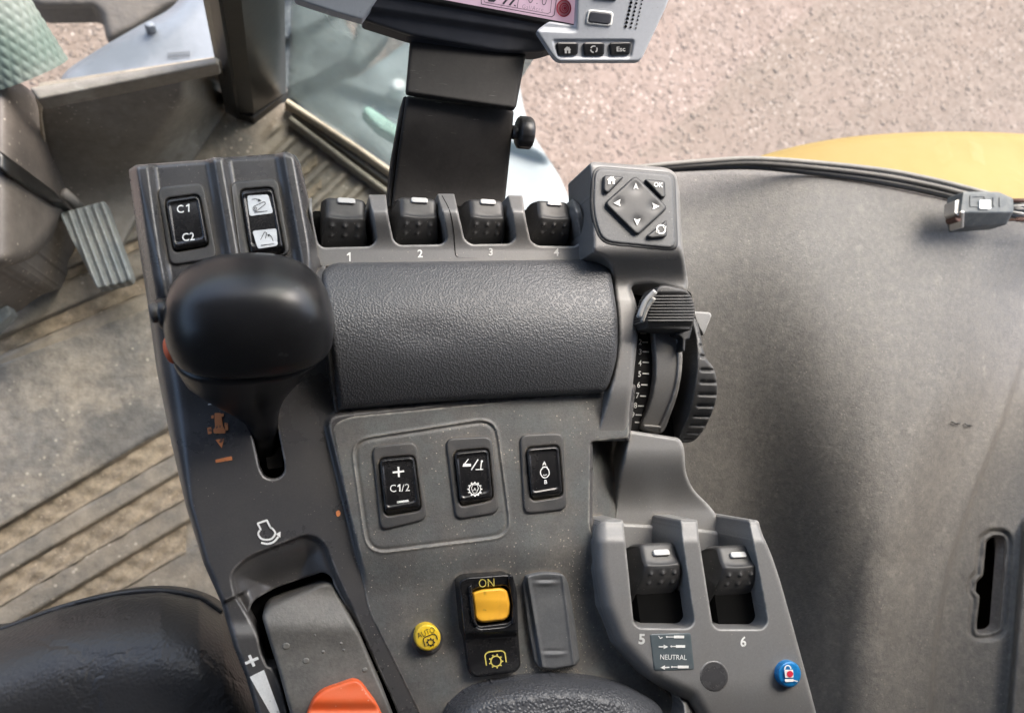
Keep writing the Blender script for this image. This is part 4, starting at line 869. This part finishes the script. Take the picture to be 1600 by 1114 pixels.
patch('track_rim', cr([(1056, 520), (1065, 541), (1065, 581), (1058.5, 616), (1048.5, 646), (1035, 675), (1030, 668), (1042, 640), (1052, 612), (1058, 581), (1058, 545)], 5), lambda x, y: ztr(x, y) + .0014, M['pod'], con, step=1.8, fil=(2, .001), depth=.008)
patch('track_bar', rr([(1006, 663), (1032, 665), (1033, 670), (1004, 669)], 1.5), lambda x, y: ztr(x, y) + .002, M['pod'], con, step=1.4, fil=(2, .001), depth=.006)
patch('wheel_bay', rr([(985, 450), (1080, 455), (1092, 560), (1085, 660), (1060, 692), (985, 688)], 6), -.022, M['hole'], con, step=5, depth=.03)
WO = cr([(1083, 494), (1089, 503), (1094, 520), (1098, 541), (1104, 560), (1115, 575), (1120, 596), (1120, 621), (1111, 649), (1097, 675), (1081, 690), (1060, 687), (1074, 651), (1082, 618), (1088, 575), (1087, 533), (1081, 503)], 4)
GY = [506, 522, 540, 557, 578, 597, 616, 634, 650, 664, 675.5, 685]
def zwh(x, y):
    z = .020 - .042 * np.clip((y - 560) / 135., -1, 2) ** 2
    xe = np.interp(y, [500, 560, 600, 640, 690], [1090, 1096, 1094, 1088, 1066]); k = S(x, xe - 3, xe + 2)
    for g_ in GY: z = z - .0022 * np.exp(-((y - g_ + (x - xe) * -.03) / 2.3) ** 2) * k
    return z
patch('knurled_wheel', WO, zwh, M['rubber'], con, step=1.4, fil=(4, .002), depth=.03, label='knurled black thumbwheel')
patch('wheel_tab', rr([(1082, 486), (1109, 488), (1112, 493), (1099, 525), (1092, 512), (1086, 498)], [2, 3, 2, 2, 3, 2]), .010, M['pod'], con, step=1.4, fil=(2, .001), depth=.012)
zc_ = .040
def zcap(x, y): return zc_ + .0009 * np.sin((y - 462) / 4.75 * 2 * np.pi) * S(y, 459, 462) * (1 - S(y, 501, 504)) - .004 * S(y, 500, 512) - .002 * ((x - 1048) / 38.) ** 2 + .0015 * (1 - S(y, 455, 462))
capp = patch('slider_cap', rr([(1021, 460), (1028, 447), (1040, 445), (1072, 452), (1082, 466), (1087, 484), (1083, 508), (1079, 517), (1010, 513), (1009, 498), (1015, 475)], [6, 6, 6, 10, 8, 12, 10, 4, 4, 8, 16]), zcap, M['rubber'], con, step=1.1, fil=(3.5, .0025), depth=.018, label='ribbed black slider cap')
patch('cap_stem', rr([(1056, 510), (1082, 512), (1077, 530), (1071, 532), (1070, 550), (1066, 548), (1066, 528), (1056, 524)], 2), .024, M['dark'], con, step=1.4, fil=(1.5, .0006), depth=.02)
for k, (a_, b_, c_) in enumerate((((998, 496), (1008, 472), (1024, 455)), ((1003, 503), (1011, 482), (1022, 466)))):
    tube('pale_cable', [V(*p, .040 + .008 * i / 8) for i, p in enumerate(cr([a_, b_, c_], 4, False))], .0013 if k else .0017, M['ltrim'] if k else M['silver'], con, n=8)

# ---- lower right pod with roller switches 5 and 6
s5 = rr([(960, 790), (1060, 790), (1066, 850), (1084, 972), (1075, 981), (998, 980), (990, 972), (974, 815)], [1, 1, 30, 7, 5, 5, 6, 4])
s6 = rr([(1088, 790), (1163, 790), (1176, 845), (1199, 972), (1190, 982), (1121, 982), (1113, 974), (1092, 840)], [1, 1, 30, 7, 5, 5, 6, 4])
QO = rr([(935, 812), (1185, 812), (1190, 832), (1204, 862), (1217, 900), (1241, 985), (1264, 1070), (1298, 1200), (1040, 1200), (1075, 1095), (1010, 1062), (962, 1010), (938, 950), (927, 890), (924, 835)], [14, 6, 12, 20, 20, 40, 30, 3, 3, 30, 30, 40, 40, 30, 14])
def zq(x, y):
    z = .022 - .006 * S(y, 850, 812) - .010 * S(y, 1060, 1200)
    d = dline([(924, 812), (927, 890), (938, 950), (962, 1010), (1010, 1062), (1075, 1095), (1100, 1140)], x, y)
    t = 1 - np.clip(d / 26., 0, 1); z = z - .014 * (1 - np.sqrt(1 - np.clip(t, 0, .995) ** 2)); return z
patch('remote_pod', QO, zq, M['pod'], con, holes=[s5, s6], step=1.9, fil=(5, .003), hfil=(3.2, .0016), depth=.05, hdepth=.042)
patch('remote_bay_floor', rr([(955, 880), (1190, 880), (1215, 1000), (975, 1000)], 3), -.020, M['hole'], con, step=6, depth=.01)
for q in ([(994, 925), (1076, 925), (1079, 976), (1001, 976)], [(1116, 925), (1193, 925), (1196, 977), (1123, 977)]): patch('bay_shade_block', rr(q, 3), .008, M['hole'], con, step=4, depth=.02)  # black blocks added to darken the slot bottoms and hide their lit walls
o5 = roller(1024, 880, .008, 1.13, -31, -2, taby=2.6, tabz=8.0, lab='rubber roller switch number 5')
o6 = roller(1143, 883, .008, 1.13, -31, -2, taby=2.6, tabz=8.0, lab='rubber roller switch number 6')
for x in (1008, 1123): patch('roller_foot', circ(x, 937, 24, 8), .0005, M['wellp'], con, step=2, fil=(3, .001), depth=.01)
text('5', 1003, 997.5, 16, 2, zq, M['worn'], con, bold=.03, name='number_mark'); text('6', 1161.5, 1001.5, 16, 2, zq, M['white'], con, bold=.02, sx=.9, name='number_mark')
stk = patch('neutral_sticker', rr([(1015, 990), (1079, 988), (1085, 1046), (1022, 1048)], 4), lambda x, y: zq(x, y) + .0004, M['sticker'], con, step=2, fil=(1.5, .0003), depth=.0008, label='slate sticker reading NEUTRAL with cylinder symbols')
def zs(x, y): return zq(x, y) + .0005
text('NEUTRAL', 1052, 1026, 8.2, 1, zs, M['white'], stk, sx=.86)
def cyl(x0, x1, xb, y): return [[(xb, y - 2.2), (x1, y - 2), (x1, y + 2), (xb, y + 2.2)]] + strk([(x0, y), (xb, y)], 1.4) + [circ(x0, y, 1.6, n=8)]
sm = cyl(1042, 1069, 1053, 994.6) + cyl(1049, 1070.5, 1056, 1009.4) + cyl(1050, 1076, 1059, 1041.4) + strk([(1029, 1010), (1038, 1010)], 2) + [[(1037, 1006.5), (1044, 1010), (1037, 1013.5)]] + strk([(1038, 1042.4), (1046, 1042)], 2) + [[(1039, 1038.8), (1032, 1042.5), (1039, 1046)]] + strk([(1029, 993), (1032, 997), (1035, 995)], 1.3)
sheet('symbol', sm, zs, M['white'], stk, off=.0004)
patch('round_plug', circ(1116, 1056, 23.5, 25.5, -20), lambda x, y: zq(x, y) + .0003, M['shell'], con, step=2, fil=(2.5, .0009), depth=.001, label='flush round grey plug')
# blue lock button
bc = patch('blue_button', circ(1228, 1052, 21.5, 23), lambda x, y: .020 + 0 * x, M['dark'], con, step=1.6, fil=(3, .002), depth=.012, label='blue push button with padlock symbol')
patch('button_clip', rr([(1204, 1038), (1212, 1034), (1212, 1060), (1204, 1060)], 2), .021, M['bezel'], bc, step=1.5, fil=(2, .001), depth=.01)
patch('blue_cap', circ(1233, 1053, 18.5, 21), lambda x, y: .027 + .0006 * (1 - ((x - 1233) ** 2 + (y - 1053) ** 2) / 400.), M['blue'], bc, step=1.3, fil=(4, .002), depth=.008)
zb = .0285
sheet('symbol', [rr([(1225.5, 1046), (1239, 1045.5), (1240, 1058), (1227, 1058.5)], 1.5), rr([(1226, 1060.5), (1240, 1060), (1240, 1064.5), (1227, 1065)], 1.5)] + strk(arc(1231, 1046, 5, 180, 350, 10, 7), 2) + strk([(1240, 1062.5), (1247, 1064)], 1.8), zb, M['white'], bc, off=.0002)
sheet('symbol_dot', [circ(1234.5, 1052.5, 5, 5, n=16)], zb, M['red'], bc, off=.0005)

# ---- PTO switch with guard, auto button, blank cover
GA = rr([(716, 908), (727, 901), (793, 896), (802, 901), (808, 925), (810, 990), (814, 1040), (805, 1050), (742, 1058), (733, 1052), (724, 990)], [5, 6, 6, 6, 10, 10, 5, 5, 5, 5, 20])
def zga(x, y):
    z = zpf(x, y) + .007 + .007 * (1 - S(y - (x - 760) * -.05, 985, 998)); return z + .002 * S(y, 1030, 1000) * 0
yb_h = rr([(735, 924), (748, 918), (790, 914), (797, 922), (802, 950), (799, 972), (790, 978), (748, 982), (741, 972)], 7)
gd = patch('guarded_switch', GA, zga, M['gloss'], con, holes=[yb_h], step=1.5, fil=(4, .003), hfil=(2.5, .001), depth=.012, hdepth=.008, label='glossy black guarded switch marked ON with amber button')
patch('guard_rim', rr([(731, 916), (737, 913), (743, 968), (748, 979), (742, 978), (737, 968)], 2), lambda x, y: zga(x, y) + .002, M['gloss'], gd, step=1.3, fil=(2, .0015), depth=.006)
patch('guard_rim', rr([(797, 897), (802, 900), (806, 940), (804, 975), (799, 976), (801, 945), (793, 903)], 2), lambda x, y: zga(x, y) + .002, M['gloss'], gd, step=1.3, fil=(2, .0015), depth=.006)
patch('guard_rim', rr([(742, 972), (750, 977), (793, 972), (800, 966), (801, 974), (792, 981), (750, 985), (742, 981)], 3), lambda x, y: .014 + zsh(x, y), M['gloss'], gd, step=1.3, fil=(2.5, .0018), depth=.006)
patch('amber_button', rr([(737, 926), (750, 921), (783, 918), (793, 922), (798, 945), (796, 962), (788, 969), (752, 973), (742, 967)], [5, 8, 8, 8, 10, 8, 8, 10, 8]), lambda x, y: zsh(x, y) + .0155 - .0014 * S(y - .05 * (x - 740), 934, 958) + .0014 * (1 - ((x - 767) / 30.) ** 2), M['amber'], gd, step=1.3, fil=(4, .003), depth=.012)
text('ON', 760.5, 910, 14, -3, zga, M['yprint'], gd, sx=.86, bold=-.006, off=.0005)
gp = strk(rr([(760, 1039), (757.5, 1022), (763, 1018), (784, 1016), (789, 1019), (791, 1034)], [0, 5, 5, 5, 5, 0]), 2.0)
gp = gp[:-1] if False else gp
gp += strk(circ(775, 1032.5, 8, 8, n=24), 1.9, True)
for k in range(9):
    b_ = k * math.pi / 4.5; gp.append([(775 + r * math.cos(b_ + d), 1032.5 + r * math.sin(b_ + d)) for r, d in ((8.6, -.13), (11.3, -.1), (11.3, .1), (8.6, .13))])
sheet('gear_symbol', gp, zga, M['yprint'], gd, off=.0005)
ab = patch('auto_button', circ(667, 998, 25, 25.5), lambda x, y: zpf(x, y) + .003, M['bezel'], con, step=1.6, fil=(4, .0015), depth=.005, label='round yellow push button marked AUTO')
def zab(x, y): return zsh(x, y) + .0085 + .0006 * (1 - ((x - 668) ** 2 + (y - 995) ** 2) / 400.)
patch('yellow_cap', circ(668, 995.5, 20.5, 21), zab, M['yellow'], ab, step=1.3, fil=(3, .0012), depth=.006)
text('AUTO', 665.5, 987.5, 9.5, -22, zab, M['ink'], ab, sx=.8, bold=-.01, off=.0004)
ag = strk(rr([(664.5, 1009.5), (661, 998.5), (664, 995), (677, 989.5), (681, 991.5), (684, 998.5)], [0, 3, 3, 3, 3, 0]), 1.5) + strk(circ(673, 1003, 4.6, n=18), 1.5, True)
for k in range(8):
    b_ = k * math.pi / 4; ag.append([(673 + r * math.cos(b_ + d), 1003 + r * math.sin(b_ + d)) for r, d in ((5, -.2), (7, -.16), (7, .16), (5, .2))])
sheet('gear_symbol', ag, zab, M['ink'], ab, off=.0004)
BL = rr([(816, 912), (824, 899), (850, 893), (880, 896), (887, 908), (898, 965), (906, 1032), (898, 1040), (862, 1046), (842, 1042), (835, 1035), (824, 980)], [6, 6, 16, 8, 8, 30, 6, 6, 20, 8, 8, 30])
def zbl(x, y):
    z = zsh(x, y) + .0075; xl = np.interp(y, [900, 1040], [826, 850]); xr = np.interp(y, [900, 1040], [878, 896])
    z = z - .0016 * S(x, xl - 3, xl + 4) * (1 - S(x, xr - 4, xr + 2)) * .6
    z = z - .003 * (1 - S(x, xl - 7, xl - 2)) - .003 * S(x, xr + 1, xr + 7)
    for cx_, cy_ in ((853, 911), (866, 1022)):
        e_ = ((x - cx_) / 18.) ** 2 + ((y - cy_ + (x - cx_) * .05) / 4.6) ** 2; z = z + .0012 * np.exp(-e_ * 1.6) - .0008 * np.exp(-(((x - cx_) / 18.) ** 2 + ((y - cy_ + 5.5) / 3.) ** 2) * 1.5)
    return z
patch('blank_cover', BL, zbl, M['keypad'], con, step=1.6, fil=(3, .002), depth=.010, label='dusty grey blanking cover')

# ---- arm pad, seat
ap = patch('armrest_pad', cr([(694, 1130), (712, 1096), (752, 1072), (850, 1057), (945, 1063), (1003, 1084), (1040, 1122), (1064, 1250), (670, 1250)], 6), lambda x, y: .040 + .010 * S(y, 1060, 1200) - .004 * ((x - 860) / 150.) ** 2, mat('grained_armrest_vinyl', (.050, .052, .058), .42, leather=(560, .6)), None, step=2.2, fil=(36, .030), depth=.035)
tag(ap, label='rounded grained grey armrest pad at the bottom edge of the console', cat='armrest')
seat = thing('driver_seat', 'creased black leather driver seat edge at the bottom left', 'seat', V(200, 1114, -.3))
def zse(x, y):
    yt = np.interp(x, [-110, 0, 90, 180, 252, 312, 350, 400], [1016, 986, 953, 931, 925, 936, 962, 1040])
    t = 1 - np.clip((y - yt + 2) / 150., 0, 1); xr = np.interp(y, [930, 962, 1040, 1150, 1270], [330, 352, 394, 442, 472]); t2 = 1 - np.clip((xr - x) / 110., 0, 1)
    return -.060 - .070 * (1 - np.sqrt(1 - np.clip(t, 0, .995) ** 2)) - .012 * t2 ** 2.5 + .0035 * np.sin(x / 75. + y / 110.)
patch('seat_cushion', cr([(-110, 1016), (0, 986), (90, 953), (180, 931), (252, 925), (312, 936), (350, 962), (392, 1040), (440, 1150), (470, 1270), (-110, 1270)], 6), zse, M['seat'], seat, step=3, fil=(5, .002), depth=.025, label='seat cushion bolster')
tube('seat_piping', [V(x, y, -.128) for x, y in cr([(-100, 1012), (0, 984), (90, 951), (180, 929), (252, 923), (312, 934), (346, 957)], 6, False)], .0022, M['seat'], seat, n=8)

# ---- display and bracket
zbr = lambda x, y: .000 + 0 * x
br = thing('display_bracket', 'black painted folded steel bracket holding the display', 'bracket', V(700, 310, -.02))
patch('lower_plate', rr([(635, 150), (803, 173), (797, 240), (788, 325), (612, 325), (622, 240)], 4), lambda x, y: -.03 + .035 * S(y, 330, 150), M['bracket'], br, step=3, fil=(3, .0012), depth=.016)
patch('upper_plate', rr([(642, 56), (822, 84), (806, 171), (634, 146)], 6), lambda x, y: .014 + .004 * S(y, 160, 60), M['bracket'], br, step=2.5, fil=(4, .002), depth=.003)
patch('hinge_bar', rr([(650, 140), (800, 162), (799, 170), (650, 150)], 2), .004, M['dark'], br, step=3, depth=.02)
patch('plate_edge', rr([(630, 152), (637, 150), (622, 240), (612, 325), (604, 325), (614, 240)], 2), lambda x, y: -.033 + .035 * S(y, 330, 150), M['bracket'], br, step=3, fil=(2, .001), depth=.014)
c0 = V(800, 207, -.006)
stud('knob_neck', c0, Vector((1, 0, 0)), .0045, .006, M['dark'], br, ((0, 1), (1, 1)), upv=Vector((0, 0, 1)))
def knurl():
    n = 60; c = V(808, 207, -.006); rings = []
    for h, q in ((0, .85), (.0012, 1), (.0085, 1), (.0098, .9), (.0102, .6), (.0102, .05)):
        rings.append([c + Vector((h, math.cos(2 * math.pi * k / n) * .0102 * q * (1 + .035 * math.cos(15 * 2 * math.pi * k / n)), math.sin(2 * math.pi * k / n) * .0102 * q)) for k in range(n)])
    return hull('clamp_knob', rings, M['dark'], br)
knurl()
mon = thing('display_monitor', 'silver and dark slate terminal display with lit screen at the top edge', 'monitor', V(750, 60, .01))
ZM = lambda y: .030 + (97 - y) * .00022
def zm(x, y): return ZM(np.asarray(y, float)) + 0 * np.asarray(x, float)
patch('monitor_body', rr([(560, -90), (1040, -90), (920, 60), (842, 84), (780, 82), (640, 57), (566, 33), (575, -20)], [3, 3, 20, 8, 10, 10, 6, 3]), lambda x, y: zm(x, y) - .012 + .003 * S(y - (x - 580) * .155, 22, 10), M['navy'], mon, step=2.6, fil=(5, .003), depth=.008)
patch('corner_trim', rr([(430, -60), (610, -60), (589, 2), (566, 33), (520, 20), (462, 1)], [3, 3, 5, 3, 10, 4]), lambda x, y: zm(x, y) - .008, M['case'], mon, step=2.4, fil=(3, .0015), depth=.004)
kd = rr([(1060, -90), (1046, 0), (1003, 92), (996, 97), (872, 97), (864, 90), (838, 50), (842, 45), (858, 34), (898, 40), (906, -90)], [3, 20, 8, 6, 8, 8, 4, 4, 4, 2, 3])
def zkb(x, y):
    z = zm(x, y); r_ = sdf(rr([(862, 62), (992, 62), (986, 92), (872, 92)], 6), x, y); return z - .0012 * S(r_, -1, 3) - .003 * (1 - S(y - (x - 840) * .05, 42, 50)) * (1 - S(x, 890, 905))
case = patch('button_case', kd, zkb, M['case'], mon, step=1.8, fil=(3, .0015), depth=.002, label='silver grey key case of the display')
scr = bpy.data.materials.new('lit_screen'); scr.use_nodes = True
nb = scr.node_tree.nodes['Principled BSDF']; nb.inputs['Base Color'].default_value = (.55, .42, .50, 1); nb.inputs['Emission Color'].default_value = (.80, .52, .66, 1); nb.inputs['Emission Strength'].default_value = .10; nb.inputs['Roughness'].default_value = .25
def zsc(x, y): return zm(x, y) - .008
sc_ = patch('screen', [(600, -90), (912, -90), (899, 39), (880, 35), (697, 1), (640, -10)], zsc, scr, mon, step=6, depth=.003)
patch('screen_bezel', [(590, -20), (697, 1), (880, 35), (899, 39), (898, 43), (878, 40), (697, 6), (588, -14)], lambda x, y: zsc(x, y) + .0012, M['dark'], mon, step=2, depth=.004)
ds = strk([(752, 0), (752, 7), (862, 27), (866, 24), (872, -20)], 1.2) + strk([(810, 0), (808, 14)], 1) + [[(762, 0), (776, 0), (772, 4), (763, 3)]] + strk([(786, 7), (797, -6)], 3) + strk([(796, 9), (807, -4)], 3) + [[(803, 8), (806, 9), (806, 11), (803, 10)]]
ds += strk([(756, 0), (757, 4), (856, 22), (860, 20), (864, -20)], .8)
sheet('screen_graphic', ds, zsc, M['navy'], sc_, off=.0006)
text('0.0', 840, 0, 15, 9, zsc, M['navy'], sc_, sx=.85, bold=-.015, off=.0006, sp=1.5); text('Gal/Acre', 832.5, 13, 7, 9, zsc, M['navy'], sc_, sx=.85, bold=-.02, off=.0006, sp=1.15)
rg = mat('screen_red', (.62, .05, .09), .5)
sheet('target_symbol', [circ(881, 13.5, 12, 14)], zsc, mat('screen_pink', (.75, .35, .40), .5), sc_, off=.0005)
sheet('target_symbol', strk(circ(881, 13.5, 10.6, 12.6), 1.6, True) + strk(circ(881.5, 13.5, 6.6, 7.6), 1.6, True) + [circ(882.5, 13.5, 2, 2.4, n=12)] + strk(circ(882, 13.5, 3.9, 4.5, n=16), 1.0, True), zsc, rg, sc_, off=.0008)
patch('key_rim', rr([(919, 15), (959, 19), (956, 42), (915, 38)], 6), lambda x, y: zkb(x, y) + .0008, M['white'], case, holes=[rr([(922, 17.5), (956, 21.5), (953.5, 39.5), (918, 35.5)], 6)], step=1.2, fil=(1, .0004), depth=.002)
patch('soft_key', rr([(922, 17.5), (956, 21.5), (953.5, 39.5), (918, 35.5)], 5), lambda x, y: zkb(x, y) + .0012, M['navy'], case, step=1.2, fil=(2, .0008), depth=.003)
patch('soft_key', rr([(925, -14), (966, -10), (963, 2), (930, -1)], 4), lambda x, y: zkb(x, y) + .0012, M['navy'], case, step=1.4, fil=(2, .0008), depth=.003)
for q in ([(869, 67), (904, 67), (903, 86), (872, 87)], [(911, 67), (945, 67), (944, 87), (913, 87)], [(952, 67), (987, 66), (984, 86), (954, 87)]):
    patch('function_key', rr(q, 4), lambda x, y: zkb(x, y) + .0016, M['dark'], case, step=1.2, fil=(2, .001), depth=.004)
zkk = lambda x, y: zkb(x, y) + .0018
sheet('symbol', [[(881, 78), (886, 73), (888, 74.5), (889.5, 73.5), (890, 76), (892.5, 78), (891, 78.5), (891.3, 84), (888, 84), (888, 79.5), (885.7, 79.5), (885.7, 84), (882.5, 84), (882.3, 78.5)]] + strk(arc(928, 77.5, 5, -160, -60), 2) + strk(arc(928, 77.5, 5, -30, 60), 2) + strk(arc(928, 77.5, 5, 95, 175), 2), zkk, M['silver'], case, off=.0004)
text('Esc', 970, 77, 7.5, -1, zkk, M['silver'], case, bold=.02, sx=1.05, off=.0004)
hl = []
for r_ in range(9):
    for c_ in range(3): hl.append(circ(977.5 + c_ * 8 + r_ * 1.6 * .9, 42 - r_ * 6.2 + c_ * 1.2, 2.4 - c_ * .45, n=10))
sheet('speaker_holes', hl, zkb, M['hole'], case, off=.0003)

# crumbs of dust and grit lying on the panel
def crumbs(n):
    r = np.random.default_rng(3); x = r.uniform(560, 910, n); y = r.uniform(660, 1050, n)
    k = n // 3; x[:k] = r.normal(862, 26, k); y[:k] = r.normal(1047, 6, k); k2 = k + n // 6; x[k:k2] = r.normal(905, 8, k2 - k); y[k:k2] = r.uniform(860, 1040, k2 - k)
    z = zpf(x, y) + .0003; c = P(x, y, z); s = r.uniform(.00012, .00042, n)
    t = np.array([(1, 0, 0), (-.5, .86, 0), (-.5, -.86, 0), (.1, 0, 1.1)]); v = c[:, None] + t[None] * r.uniform(.6, 1.4, (n, 4, 1)) * s[:, None, None]
    f = (np.array([(0, 1, 3), (1, 2, 3), (2, 0, 3), (0, 2, 1)])[None] + (np.arange(n) * 4)[:, None, None]).reshape(-1, 3)
    return mk('dust_crumbs', v.reshape(-1, 3), f, mat('pale_grit', (.48, .43, .36), .9), None, False)
tag(crumbs(520), label='pale grit and dust crumbs scattered over the switch panel', kind='stuff', cat='dust')
